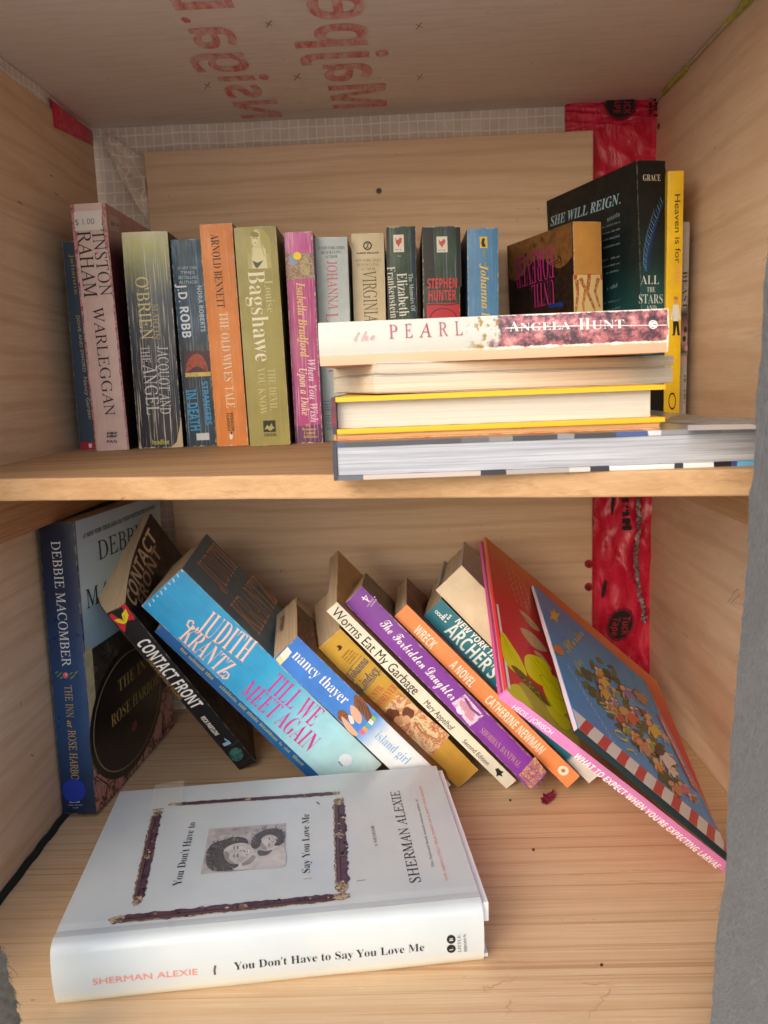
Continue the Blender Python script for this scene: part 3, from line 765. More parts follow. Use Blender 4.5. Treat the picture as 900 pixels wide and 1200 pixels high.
b = upright('bagshawe', 'thick olive green paperback with a pale figure printed at the spine top', '#98904a', front='#4c4624', back='#6d672e', crease=.10, wear=.18, group=GU)
pl = ink('#b9b27a')
glow = NT('ghost print'); glow = glow.done(glow.mix(glow.grey(glow.noise(200), .3, .7), lin('#aaa263'), lin('#cbc592')), .45)
b.spine.ell((303.5, 292), (318, 292), (303.5, 316), ink('#aaa263'), 0); b.spine.quad([(290, 297), (316.5, 297), (318.5, 314.6), (291, 315.2)], ink('#b4ad72'), 1)
b.spine.ell((299.6, 279.5), (305.5, 279.5), (299.6, 290), ink('#d0c88c'), 2, wob=.06); b.spine.ell((302.6, 292), (309.6, 292), (302.6, 302), ink('#cfc796'), 2, wob=.05)
b.spine.ell((299, 281.5), (302.3, 281.5), (299, 287.5), ink('#dcd8b4'), 3); b.spine.ell((298.2, 275), (303.6, 275.4), (298.6, 278.4), ink('#8f8648'), 4)
b.spine.quad([(294.5, 291), (311, 291), (313.5, 314.6), (296, 315)], ink('#d6d1a6'), 2)
b.spine.poly([(295.6, 305.4), (302, 308), (309, 305), (304, 312), (301.6, 314.6), (299, 312.6)], ink('#4b523e'), 4)
for q in ((297.6, 279.6), (300.8, 279.8)): b.spine.ell(q, (q[0] + .9, q[1]), (q[0], q[1] + .7), ink('#5a5838'), 5)
b.spine.stroke([(298, 284.4), (299.4, 284.9), (300.6, 284.4)], .0006, ink('#8a5a48'), 5)
for x0 in (293.6, 306.2): b.spine.stroke([(x0, 278), (x0 + .4, 286), (x0 + 2, 294), (x0 + (2 if x0 < 300 else 4), 301)], .0012, ink('#b3a85e'), 4, taper=.4)
b.spine.text('Louise', (309.6, 329), (313, 366), (319.4, 328.6), 'serif', ink('#c6bf90')); b.spine.text('Bagshawe', (290.4, 318), (299.6, 424), (309.8, 317), 'serif', ink('#e3dfc4'))
b.spine.text('THE DEVIL', (314, 432), (317, 481), (322.5, 431.6), 'serif', ink('#c2bb88')); b.spine.text('YOU KNOW', (301.6, 431), (304.6, 486), (310.2, 430.6), 'serif', ink('#c2bb88'))
b.spine.quad([(308.2, 493), (322.6, 492.4), (323.4, 506), (309, 506.4)], BK, 1)
b.spine.poly([(310, 503.5), (313, 498), (316, 500), (318.5, 495.5), (319.6, 499.4), (322, 501), (317, 505), (313, 502.5)], ink('#a8a058'), 3)
b.spine.text('ORION', (309.4, 511.4), (323.8, 511), (309.4, 508), 'sansb', BK)
b.done()

b = upright('isabella', 'magenta paperback with gold script and a round yellow sticker', [(0, '#5e2a58'), (.085, '#6a2e60'), (.09, '#b03a84'), (.5, '#a8407c'), (.8, '#b23c82'), (1, '#bd5598')], front='#4a2038', crease=.9, creasecol='#d9a8c8', wear=.5, group=GU)
b.spine.quad([(334.8, 297), (367, 296.4), (368.2, 326), (336.4, 328)], blotch('embrace print', ['#4f5f8c', '#8a98b0', '#b0926c', '#6d5a3a', '#c79aa0', '#94886a'], 330, 5), 1)
b.spine.ell((343, 305), (347, 305), (343, 312), ink('#8c9cb8'), 2); b.spine.ell((358, 312), (363.5, 312), (358, 324), blotch('gown', ['#8c7a4c', '#b8aa80', '#6f6040'], 500), 2, wob=.1)
gd = ink('#e0bf7a')
b.spine.text('Isabella Bradford', (347, 331), (352.4, 419), (357, 330.4), 'italb', gd); b.spine.text('When You Wish', (360.4, 421), (364.4, 495), (369, 420.4), 'italb', ink('#e6c8da')); b.spine.text('Upon a Duke', (350.6, 432), (354, 487), (359.6, 431.4), 'italb', ink('#e9cfb0'))
for k, (t, x0, x1) in enumerate((('The', 358, 364), ('Romantic', 354, 371), ('Comedy', 356.5, 370), ('Ballantine', 356, 372))): b.spine.text(t, (x0, 500 + 4.4 * k), (x1, 499.8 + 4.4 * k), (x0, 496.8 + 4.4 * k), 'serif', gd)
b.sticker('round_sticker', b.spine, 'disc', ((348.5, 300), 4.6), ink('#f2d21c'))
b.done()

b = upright('lindsey', 'pale grey-blue paperback with rose pink lettering', '#b4c3c6', front='#9fb0b6', wear=.3, crease=.1, creasecol='#e8eef0', group=GU)
tx = ink('#59605f')
for k, t in enumerate(('#1 NEW YORK TIMES', 'BESTSELLING', 'AUTHOR')): b.spine.text(t, ((372.6, 376.6, 381)[k], 292.6 + 5.2 * k), ((403.6, 399.6, 395.6)[k], 291.8 + 5.2 * k), ((372.6, 376.6, 381)[k], 289.2 + 5.2 * k), 'serif', tx)
rs = ink('#cf5d74')
b.spine.text('JOHANNA', (383, 306), (385, 363), (394.6, 305.6), 'roman', rs); b.spine.text('LINDSEY', (382, 367), (386, 440), (396, 366.6), 'roman', rs); b.spine.text('THE HEIR', (380, 468), (382, 505), (387, 467.6), 'roman', ink('#4a7898'))
b.done()

b = upright('virginia', 'buff cream paperback with a ringed emblem and grey serif lettering', '#cdbf9c', front='#a9987a', wear=.3, crease=.1, group=GU)
tx = ink('#4c473c')
b.spine.disc((430.7, 288), 5.2, BK, 1, r0=.72); b.spine.stroke([(432.6, 284.8), (430.6, 288), (428.8, 291.2)], .0006, BK, 2); b.spine.stroke([(428.8, 286), (430.6, 284.9), (431, 287.4), (430.2, 290), (432.6, 290.6)], .0006, BK, 2)
b.spine.words((418, 297.8), (444, 297.2), (418, 295.6), tx, seed=3)
for k, t in enumerate(('NEW YORK TIMES', 'BESTSELLING', 'AUTHOR')): b.spine.text(t, ((416, 418, 422.4)[k], 307.2 + 5 * k), ((447, 444.6, 440)[k], 306.6 + 5 * k), ((416, 418, 422.4)[k], 303.8 + 5 * k), 'serif', ink('#857e6c'))
b.spine.text('VIRGINIA', (424.6, 318), (427.4, 378), (440.4, 317.6), 'roman', ink('#5d5648')); b.spine.text('HENLEY', (426.6, 383), (429, 430), (442, 382.6), 'roman', ink('#5d5648'))
b.done()

def rooster(b, x0, y0, x1, y1, m):
    b.spine.quad([(x0, y0), (x1, y0 - .3), (x1 + .6, y1 - .3), (x0 + .6, y1)], ink('#dcd9cf'), 1)
    w, h = x1 - x0, y1 - y0; P = lambda u, v: (x0 + u * w, y0 + v * h)
    b.spine.poly([P(.2, .16), P(.34, .28), P(.46, .3), P(.66, .14), P(.84, .2), P(.8, .42), P(.6, .58), P(.52, .74), P(.44, .6), P(.28, .5)], m, 2)
    b.spine.words(P(.2, .88), P(.82, .88), P(.2, .80), ink('#6b6863'), 2)

b = upright('frank', 'dark green paperback with black edges, a tiny white label and white serif title', '#1c3a27', front='#141816', wear=.45, crease=.55, creasecol='#6e8878', group=GU)
b.spine.quad([(452.4, 267), (456, 267), (458.5, 392), (455, 392)], ink('#121413'), 0); b.spine.quad([(481.5, 266.4), (486.4, 266.2), (489, 392), (484, 392)], blotch('dusk blue', ['#101820', '#18304a', '#101412'], 60), 0)
rooster(b, 460.7, 275.3, 473, 295.7, ink('#c05040'))
b.spine.words((463.5, 301), (470.5, 300.8), (463.5, 299), ink('#90a090'), seed=4)
b.spine.text('The Memoirs Of', (478.6, 321), (482, 365), (483.6, 320.6), 'serif', ink('#c3ccc4')); b.spine.text('Elizabeth', (464.8, 320.5), (468.2, 371), (476.4, 319.8), 'serif', ink('#e0e4de')); b.spine.text('Frankenstein', (453.6, 313), (457.6, 373), (462.8, 312.4), 'serif', ink('#d4d8d2'))
b.done()

b = upright('hunter', 'thick black and green paperback with bold red lettering', [(0, '#121212'), (.56, '#15181a'), (.62, '#17301f'), (.9, '#21402a'), (1, '#182820')], front='#121214', crease=.85, creasecol='#6d7a88', wear=.55, group=GU)  # blue-grey streaks: worn creases plus a vertical sheen put into the colour
b.spine.quad([(494.4, 266.4), (507, 266.2), (510.5, 336), (497.6, 336)], blotch('rubbed black', ['#121314', '#1a1c1e', '#121314', '#2c3034'], 220, 6), 0)
b.spine.quad([(534.4, 266.2), (539.4, 266), (541, 336), (536, 336)], ink('#141516'), 0)
rooster(b, 511.4, 277.4, 524, 296, ink('#c05a58'))
rd = ink('#cf3440')
b.spine.text('STEPHEN', (501, 338.4), (535.6, 337.4), (501, 326.6), 'sansb', rd); b.spine.text('HUNTER', (502.4, 352.4), (534.6, 351.6), (502.4, 340.4), 'sansb', rd)
b.spine.quad([(499.6, 355.6), (538.4, 354.8), (540, 385), (501, 386)], ink('#b82a38'), 1)
b.spine.ell((519.6, 374), (536, 374), (519.6, 361), BK, 2, r0=.93); b.spine.stroke([(500, 357.4), (512, 356.4), (524, 357.6), (538, 355.6)], .0008, BK, 3)
b.done()

b = upright('johanna', 'mid blue paperback with yellow cursive lettering', '#4a85b8', front='#37506a', back='#3d5d7c', crease=.25, creasecol='#a8c8e0', wear=.45, group=GU)
b.spine.quad([(562, 277.6), (570.8, 277.3), (571.4, 290.6), (562.6, 291)], ink('#dcbf3a'), 1); b.spine.poly([(565, 279), (568.6, 280), (567.4, 284), (569.4, 289), (565, 289.6), (563.8, 285)], BK, 2)
b.spine.words((565, 294), (568, 313), (569, 293.6), ink('#8a9c5e'), 2)
b.spine.text('Johanna', (562.8, 309), (564.8, 362), (571.6, 308.6), 'italb', ink('#e0c44a')); b.spine.text('Lindsey', (564.6, 366), (566.4, 405), (573.4, 365.6), 'italb', ink('#e0c44a'))
b.done()

# stands upside down, turned: its dark cover faces out
b = upright('until', 'upside-down paperback with a gold spine and a dark cover lettered in magenta', '#c8954c', front=blotch('dark foliage', ['#1a1414', '#241a16', '#3a2a1e', '#191312', '#4a341f'], 130, 6), crease=.15, creasecol='#e8c080', wear=.45, group=GU)
b.back.mb.grid(lambda i, j: b.back.at(b.D * (.02 + .96 * i), b.H * (1 - .16 * j * (1 + .25 * math.sin(9 * i))), 0), 12, 4, blotch('autumn sky', ['#6a4626', '#8a6034', '#4a3220'], 90, 5))
mg = ink('#b02a80')
b.back.text('FOREVER', (648.4, 285.5), (603.5, 303), (648.4, 325), 'serif', mg); b.back.text('UNTIL', (649.6, 327), (623, 334.5), (649.6, 355.5), 'serif', mg)
b.back.quad([(643, 357), (660, 354), (660, 359), (643, 361)], ink('#1c3c8c'), 1)
fol = ink('#141010'); rr = random.Random(9)
for k in range(26):
    cx, cy = rr.uniform(606, 662), rr.uniform(297, 340); b.back.stroke([(cx, cy), (cx + rr.uniform(-6, 6), cy + rr.uniform(2, 9)), (cx + rr.uniform(-9, 9), cy + rr.uniform(6, 16))], .0018, fol, 1, taper=.2)
b.spine.quad([(671.8, 322), (705.8, 322), (707, 375), (673.4, 375)], ink('#d8c48a'), 1)
sk = blotch('figures', ['#b06a44', '#d29a6c', '#8c4a30', '#c07850'], 500, 4)
b.spine.stroke([(672.6, 325), (690, 323.6), (706, 325)], .004, ink('#b4553c'), 2)
for pts in ([(680, 326), (686, 340), (683, 356), (685, 372)], [(690, 326), (688, 342), (694, 356), (700, 372)], [(701, 326), (697, 342), (703, 360)], [(676, 328), (677, 345), (675, 366)]): b.spine.stroke(pts, .0036, sk, 3, taper=.5)
b.done()

b = upright('stars', 'tall black paperback shading to teal, with a blue feather emblem on its spine', [(0, '#0c0f10'), (.20, '#0d1517'), (.37, '#1d7378'), (.47, '#195e63'), (.62, '#12343a'), (.78, '#101a1d'), (1, '#0e1214')], front=[(0, '#0c0f10'), (.20, '#0d1517'), (.36, '#195f64'), (.48, '#144448'), (.64, '#102226'), (1, '#0f1416')], wear=.12, rough=.5, coat=.05, group=GU)
pw = ink('#d8e4e4'); bl = ink('#4f8fd0'); sky_ = ink('#9cc8e4')
b.spine.text('GRACE', (753.6, 212), (774, 212), (753.6, 204.6), 'serif', ink('#e4d9c4'))
b.spine.text('ALL', (751, 333), (772, 333), (751, 323), 'serif', pw); b.spine.text('THE', (758, 342.4), (767.6, 342.4), (758, 336.4), 'serif', pw); b.spine.text('STARS', (749, 355.6), (776.4, 355.6), (749, 345), 'serif', pw); b.spine.text('AND', (757, 364), (769, 364), (757, 358), 'serif', pw)
qc = [(757, 318), (757.6, 300), (761, 282), (767, 262), (776, 238)]
b.spine.stroke(qc, .0006, ink('#2f62b0'), 2)
rr = random.Random(5)
for k in range(22):
    t = k / 21 * (len(qc) - 1); i = min(int(t), len(qc) - 2); u = t - i
    x, y = qc[i][0] + u * (qc[i + 1][0] - qc[i][0]), qc[i][1] + u * (qc[i + 1][1] - qc[i][1])
    L = 1.0 if k < 18 else .7
    b.spine.stroke([(x, y), (x - 3.2 * L, y - 5.5), (x - 3.4 * L, y - 11 * L)], .00042, sky_ if k % 2 else bl, 3, taper=.3)
    b.spine.stroke([(x, y), (x + 3.0 * L, y - 3), (x + 4.6 * L, y - 8 * L)], .0005, ink('#2c4fa8'), 3, taper=.3)
b.back.text('SHE WILL REIGN.', (645.5, 265.2), (727.4, 238.6), (645.5, 254.4), 'italb', ink('#a8cfe4'))
gy = ink('#6f8488')
for k, y in enumerate((253, 261, 269, 277, 286, 301, 309, 317, 335, 352, 361)): b.back.words((706 if k not in (0, 8) else 712, y + (7 - .2 * k)), (727, y), (706, y + 4.6 - .2 * k), gy, 2, seed=k)
b.done()

b = upright('heaven', 'slim bright yellow paperback with black handwritten spine lettering', '#ecc21c', front='#d8b024', wear=.15, rough=.4, group=GU)
b.spine.text('Heaven is for', (790.6, 228), (790.8, 309), (797.2, 228), 'sans', ink('#2a2418')); b.spine.text('REAL', (791.4, 312), (791.6, 333), (796.6, 312), 'sansb', ink('#e8a06a'))
b.spine.ell((792, 352), (794.4, 352), (792, 356), ink('#d8a07c'), 2); b.spine.ell((792, 349.4), (794.6, 349.6), (792, 351.4), ink('#b4823c'), 3)
b.spine.poly([(788.6, 357), (795.4, 357), (797.6, 374), (795.6, 375), (794.8, 366), (795, 376.4), (788.6, 376.4), (789, 366), (787.6, 375), (785.6, 373.6)], ink('#dcdcd6'), 2)
b.spine.poly([(788.6, 376.4), (795.2, 376.4), (796.4, 391), (797.6, 393), (793.8, 393), (792.4, 381), (790.6, 393), (787, 393), (788.6, 391)], BK, 2)
b.spine.ell((787.6, 470), (792, 470), (787.6, 480), BK, 2, r0=.8)
b.done()

b = upright('blast', 'thin pale grey booklet pressed flat to the plywood beside the yellow book', [(0, '#b8b4b0'), (.35, '#a8a6a4'), (.37, '#3c4a3a'), (.44, '#c0a0a0'), (.5, '#8a6870'), (.56, '#30302e'), (.6, '#a8a4a2'), (1, '#aca6a2')], front='#9c9894', wear=.2, group=GU)
b.spine.text('BEAST', (799.8, 318), (800, 362), (805.4, 318), 'serif', ink('#2c2a2a')); b.spine.words((801, 440), (801, 474), (804, 440), ink('#55534f'), seed=12)
for c in ((803, 386), (801.8, 397), (804, 408), (802, 422)): b.spine.ell(c, (c[0] + 1.8, c[1] - 2), (c[0] - 1, c[1] - 3), ink('#2c2c2c' if c[1] < 400 else '#c890a0'), 2)
b.done()

# --- lower compartment
x, y, z, a, b_, c, T, D, H = POSE['debbie']
def harbor_front():
    n = NT('inn jacket'); t = n.math('MULTIPLY', n.xyz()[2], 1 / H)
    skyc = n.ramp(t, [(.5, '#8fb4cc'), (.72, '#c0dcea'), (.9, '#b4ccda'), (1, '#94aabe')])
    return n.done(skyc, .32, .5)
b = Book('hardcover_book', 'navy hardcover with a round blue sticker, propped beside the plywood side', 'hardcover', (x, y, z), rotm((a, b_, c)), T, D, H,
         printed('spine print', T, H, [(0, '#12223c'), (.3, '#1d4470'), (.5, '#1d4270'), (.75, '#16284a'), (1, '#161f33')], .12, 0, .35, coat=.3), harbor_front(), printed('cover print', T, H, '#1a2a44', 0), P_TAN, group=GL, hard=True, bulge=.0018, fore=.004)
f = b.front; wt = ink('#d8dcd8'); gd = ink('#b99e5c')
b.spine.text('DEBBIE MACOMBER', (60.2, 634), (73.6, 780.6), (70.8, 633), 'roman', wt); b.spine.text('THE INN', (75.8, 803), (78.4, 840), (84.4, 802.6), 'roman', gd); b.spine.text('at', (79.2, 844), (79.8, 852), (85.4, 843.6), 'italb', gd); b.spine.text('ROSE HARBO', (80, 855), (84.2, 913), (89, 854.4), 'roman', gd)
b.spine.ell((77.4, 791), (80.6, 791), (77.4, 794.6), ink('#c8606a'), 3); b.spine.ell((78, 790), (79.6, 790), (78, 792), ink('#e09098'), 4)
for dx, dy in ((-6, -2), (-9, 1), (-11, -3), (6, -2), (9, 1), (12, -3), (-5, 3), (7, 3)): b.spine.ell((77.4 + dx, 791 + dy), (79.4 + dx, 790 + dy), (77 + dx, 792.2 + dy), ink('#6f8c3c'), 2)
b.sticker('round_sticker', b.spine, 'disc', ((86.7, 926), 14), ink('#2038a0', .35))
b.spine.words((82, 940.5), (94, 940), (82, 938.6), wt, seed=2); b.spine.words((80, 944), (97, 943.4), (80, 942.6), ink('#8898ac'), seed=3); b.spine.words((84, 947), (93, 946.6), (84, 945.6), ink('#8898ac'), seed=4)
dkt = ink('#20262c')
f.text('#1 NEW YORK TIMES AND USA TODAY BESTSELLING AUTHOR', (96.7, 631.7), (181, 596), (96.7, 626), 'sansb', ink('#3c454c')); f.text('DEBBIE', (115.4, 657), (172, 630), (115.4, 634), 'roman', dkt); f.text('MACOMBER', (101.4, 714), (190, 668), (101.4, 691), 'roman', dkt)
V = lambda u, v: ('m', u * D, v * H)
f.quad([V(0.0, .0), V(.995, .0), V(.995, .56), V(0.0, .56)], blotch('old inn', ['#1c1a1a', '#2e2824', '#4a423a', '#26221f', '#6a5e50', '#1a1c18'], 75, 6), 0, 6)
f.quad([V(.0, .30), V(.075, .30), V(.075, .575), V(.0, .57)], blotch('porch post', ['#b8ae88', '#cfc8a2', '#a09a74'], 60), 1, 4)
for u0, v0, v1 in ((.30, .36, .46), (.44, .36, .46)): 
    f.quad([V(u0, v0), V(u0 + .09, v0), V(u0 + .09, v1), V(u0, v1)], ink('#7a6c58'), 1, 2); f.quad([V(u0 + .012, v0 + .008), V(u0 + .078, v0 + .008), V(u0 + .078, v1 - .008), V(u0 + .012, v1 - .008)], ink('#1e1a18'), 2, 2)
f.quad([V(0, 0), V(.995, 0), V(.995, .20), V(.0, .155)], blotch('roses', ['#2c2a1e', '#b8786c', '#d49a8e', '#3a2c22', '#c08478', '#e0aca0'], 85, 4, vor=True), 1, 6)
f.quad([V(0.0, .16), V(.16, .16), V(.15, .30), V(0, .30)], blotch('yellow sprays', ['#26301c', '#6a6a30', '#a89a48', '#303a20', '#8a4a44'], 190, 5), 1, 4)
rr = random.Random(21)
for k in range(14):
    u, v = rr.uniform(.05, .95), rr.uniform(.02, .16); f.ell(V(u, v), V(u + .05, v + .005), V(u, v + .028), blotch('rose', ['#b87468', '#d8a296', '#a8645c'], 160), 2, wob=.12)
for k in range(9):
    u = rr.uniform(.05, .9); f.stroke([V(u, 0), V(u + rr.uniform(-.06, .06), .06), V(u + rr.uniform(-.12, .12), .13)], .0025, ink('#1f1c16'), 3, taper=.4)
for k in range(7):
    u = rr.uniform(.1, .5); f.stroke([V(u, .56), V(u + rr.uniform(-.1, .2), .5), V(u + rr.uniform(-.1, .2), .44)], .0015, ink('#1a1715'), 1, taper=.3)
oc = f.uv((152, 829)); OV = lambda u, v: ('m', oc[0] + u, oc[1] + v)
f.ell(OV(0, 0), OV(.078, 0), OV(0, .056), ink('#14151a', .3), 4, n=40); f.ell(OV(0, 0), OV(.072, 0), OV(0, .050), ink('#a8946a'), 5, n=40, r0=.982)
f.text('THE INN', (138.5, 812), (176, 778), (138.5, 797), 'serif', gd, 6); f.text('ROSE HARBOR', (130.5, 853), (186, 800), (130.5, 838), 'serif', gd, 6)
f.ell((157, 851), (160, 848), (157, 857), ink('#8c3c44'), 6); f.ell((152, 858), (154, 854), (150, 863), ink('#3c5a34'), 6)
b.done()

x, y, z, a, b_, c, T, D, H = POSE['contact']
b = Book('paperback_book', 'black paperback with bowed pages, a red and yellow emblem heading its spine', 'paperback', (x, y, z), rotm((a, b_, c)), T, D, H,
         printed('spine print', T, H, '#1c1c20', .1, 0, .45), printed('cover print', T, H, '#2a1c1a', 0, 0, .4), printed('cover print', T, H, '#221c26', 0), paper('bowed page edges', '#e6cda8', dark=.88), group=GL, bend=-.006, belly=.016, bulge=.0004)
wt = ink('#f0efec'); g_ = ink('#b08a50')
b.spine.text('CONTACT FRONT', (159.2, 753.6), (225.6, 831), (168.4, 741.4), 'sansb', wt); b.spine.text('BOOK ONE OF DROP TROOPER', (172.4, 772.6), (210.4, 820.6), (175.0, 769.6), 'sans', g_); b.spine.text('RICK PARTLOW', (234.8, 840.8), (252.4, 862), (238.6, 837), 'sansb', wt)
b.spine.text('1', (256.8, 867), (263, 874.4), (264, 862.4), 'sansb', ink('#8fc0e0'))
b.spine.poly([(127.4, 721.4), (146, 706.8), (158.6, 725.6), (148.4, 727.4), (146.4, 741.8)], ink('#c8283c'), 1)
ye = ink('#ecd82c'); b.spine.poly([(133.5, 726.5), (140.6, 724.6), (144.4, 727.6), (142.6, 719.6), (147.2, 713.4), (150.8, 721), (148.4, 729.4), (145, 731), (138, 729.6)], ye, 2); b.spine.stroke([(140, 725), (145, 729), (146, 721)], .0004, ink('#c8283c'), 3)
b.spine.ell((277, 884), (284, 888), (281, 877), blotch('visor', ['#101418', '#2c5a5c', '#4a8a84', '#182024'], 260), 1); b.spine.stroke([(264, 874), (272, 873), (282, 866)], .0007, ink('#4a4a52'), 2); b.spine.stroke([(280, 898), (290, 890), (296, 884)], .0009, ink('#3a3a42'), 2)
cm = ink('#ead6b6'); f = b.front
f.text('CONTACT', (161, 712), (186, 630), (149, 699), 'sansb', cm); f.text('FRONT', (174, 712), (193, 648), (164, 702), 'sansb', ink('#b89c7c'))
b.done()

x, y, z, a, b_, c, T, D, H = POSE['judith']; RJ = rotm((a, b_, c)); OJ = np.array((x, y, z))
b = Book('paperback_book', 'fattest leaning paperback, sky blue spine with white and pink lettering', 'paperback', OJ, RJ, T, D, H,
         printed('spine print', T, H, [(0, '#d8ecee'), (.12, '#b4e0ea'), (.30, '#9cd8ea'), (.44, '#58b8e0'), (.55, '#30a6dc'), (1, '#2aa0da')], .30, .06, .36, creasecol='#bfe4f4', coat=.3), printed('cover print', T, H, '#647e8b', 0, 0, .45), printed('cover print', T, H, '#2a6aa8', 0), P_TAN, group=GL, bulge=.0022, fore=.003)
pk = ink('#f0d3cc'); mgt = ink('#cf3a98'); ol = ink('#c07a78')
b.spine.text('JUDITH', (229.0, 738.2), (284.8, 776.8), (244.2, 712.8), 'serif', ol, 2); b.spine.text('JUDITH', (229.6, 737), (285.2, 775.6), (244.4, 712.6), 'serif', pk, 4)
b.spine.text('KRANTZ', (207.4, 748.8), (260.2, 796), (222, 728.4), 'serif', ol, 2); b.spine.text('KRANTZ', (208, 747.8), (260.6, 794.8), (222.2, 728.2), 'serif', pk, 4)
b.spine.stroke([(229, 736), (223, 737), (219.6, 732), (222, 726.6), (227, 727.6), (226.6, 731)], .0016, pk, 4); b.spine.stroke([(260, 795), (266, 795), (268.6, 790), (265, 786.4), (261.4, 788)], .0014, pk, 4)
b.spine.text('TILL WE', (310.4, 806.4), (364.4, 851.4), (325, 786.6), 'serif', mgt, 4); b.spine.text('MEET AGAIN', (279, 812.4), (360.4, 881.4), (292.6, 793.2), 'serif', mgt, 4)
b.spine.ell((405, 890), (411.6, 894), (400.6, 896), ink('#dfe6f2'), 2); b.spine.words((396, 893), (401, 898), (398, 891), ink('#52606a'), 3)
for k in range(9): b.spine.stroke([(212 + k * .3 - 5 * k, 668 + 4.8 * k), (214 + .3 * k - 5 * k, 670.5 + 4.8 * k + (k % 3))], .0012, ink('#b8dcec'), 2)
f = b.front; oc_ = ink('#f0b48c'); br = ink('#a88874')
f.text('JUDITH', (261.4, 693.4), (278.4, 664.6), (229, 663), 'serif', oc_, 2); f.text('JUDITH', (260.2, 691.6), (276.8, 664), (230.6, 664.4), 'serif', br, 4)
f.text('KRANTZ', (303.6, 745.4), (325.6, 705), (272, 706), 'serif', oc_, 2); f.text('KRANTZ', (302.4, 743.6), (324, 704.6), (273.4, 707.2), 'serif', br, 4)
b.done()
# darker book squeezed beneath it
ou = OJ + RJ @ np.array((-.0112, .007, .0105))
b = Book('paperback_book', 'thin royal blue paperback squeezed underneath the fat sky blue one', 'paperback', ou, RJ, .0106, .100, .196, printed('spine print', .0106, .196, [(0, '#1f5c9c'), (1, '#175a9a')], .1, 0, .4, coat=.2), ink('#14406e'), ink('#14406e'), P_CREAM, group=GL)
b.spine.words(('m', .0042, .172), ('m', .0042, .135), ('m', .0070, .172), ink('#9c9a68'), 2, seed=1); b.spine.words(('m', .0042, .128), ('m', .0042, .030), ('m', .0070, .128), ink('#8c9a70'), 2, seed=2)
b.done()

x, y, z, a, b_, c, T, D, H = POSE['nancy']
b = Book('paperback_book', 'blue and white paperback with white lower-case lettering and two small heads on its spine', 'paperback', (x, y, z), rotm((a, b_, c)), T, D, H,
         printed('spine print', T, H, [(0, '#e2e6e8'), (.40, '#dce4ea'), (.46, '#8cb4e4'), (.50, '#4a8ade'), (1, '#3f7ed8')], .2, 0, .36, coat=.25), blotch('beach cover', ['#2a2a22', '#4c5a34', '#8a4a34', '#20201c', '#b09080'], 110, 4), ink('#c8d4dc'), P_BROWN, group=GL, bulge=.0010, flare=-.003)
wt = ink('#f4f4f2')
b.spine.quad([(323, 773), (333, 762), (338.6, 769), (328.5, 779.6)], ink('#e4d8a0'), 1, 4); b.spine.quad([(328, 768), (337, 757.6), (342, 764), (333, 774.6)], ink('#f0ead8'), 2, 4)
b.spine.text('nancy thayer', (341.4, 769.4), (402.4, 826), (350, 759.6), 'serif', wt); b.spine.text('island girl', (438.2, 863.2), (475, 896), (445.6, 855), 'serif', ink('#7fb0dc'))
hr = blotch('brown hair', ['#5a3a28', '#8a5c3c', '#6d4830'], 400); skn = ink('#dcae92')
b.spine.blob([(415, 815), (424, 818), (431, 828), (436, 840), (430, 845), (424, 836), (416, 828)], hr, 2)
for k in range(14): b.spine.stroke([(416 + k * 1.1, 816.5 + k * .9), (420 + k * 1.1, 826 + k * 1.0), (421 + k * 1.05, 833 + k * 1.0)], .0006, ink(('#7a5238', '#4a2e20', '#96684a', '#5c3c2a')[k % 4]), 4, taper=.5)
b.spine.blob([(396, 834), (402, 832), (408, 838), (406, 844), (400, 846), (396, 842)], hr, 2)
b.spine.blob([(411, 826), (418, 830), (424, 840), (422, 848), (416, 844), (411, 836)], skn, 3); b.spine.blob([(400, 840), (406, 844), (414, 853), (420, 861), (414, 862), (405, 853)], skn, 3); b.spine.blob([(408, 838), (413, 840), (415, 847), (411, 848)], ink('#e8d8cc'), 3)
for k, h in enumerate(('#d86a8a', '#e8a04c', '#4cb0c8', '#f0e8e0', '#88c060')): b.spine.poly([(421 + 3.4 * k, 858 - 4.0 * k), (425.4 + 3.4 * k, 862 - 4.0 * k), (428 + 3.4 * k, 858 - 4.0 * k), (423.6 + 3.4 * k, 854 - 4.0 * k)], ink(h), 4)
b.top.text('YBTB', (327.6, 743), (329.6, 725), (331.4, 744), 'sansb', ink('#5a4434'))
b.done()

x, y, z, a, b_, c, T, D, H = POSE['yellow']
b = Book('paperback_book', 'golden yellow paperback with blue title script and a painted couple on its spine', 'paperback', (x, y, z), rotm((a, b_, c)), T, D, H,
         printed('spine print', T, H, [(0, '#c89a3c'), (.3, '#c99e44'), (1, '#cfa63e')], .3, .08, .42, creasecol='#e4c880'), ink('#8a6a30'), ink('#a8843c'), P_BROWN, group=GL, bulge=.0006)
db = ink('#35506e'); rd = ink('#c2405a')
b.spine.text('Johanna', (412.6, 798.4), (432.6, 775), (405, 790.6), 'italb', db); b.spine.text('Lindsey', (424.4, 810.4), (445, 786.4), (416.6, 802.2), 'italb', db)
for pts in ([(405, 792), (412, 781), (424, 768)], [(424, 812), (436, 800), (447, 784)]): b.spine.stroke(pts, .0005, db, 3)
b.spine.text('UNTIL', (438, 820.6), (450.6, 806), (432.6, 815), 'serif', rd); b.spine.text('FOREVER', (446.4, 829.4), (466.6, 806.6), (440.2, 822.8), 'serif', rd)
b.spine.poly([(394, 757), (398, 755.4), (401, 757.6), (399.6, 761), (396, 762.6), (397, 759.6)], ink('#4a3014'), 3)
for k in range(4): b.spine.words((401.5 + 2.8 * k, 771 + 2.4 * k), (412 + 2.6 * k, 759.4 + 2.4 * k), (399.9 + 2.8 * k, 769.4 + 2.4 * k), ink('#8f6f2c'), 2, seed=k)
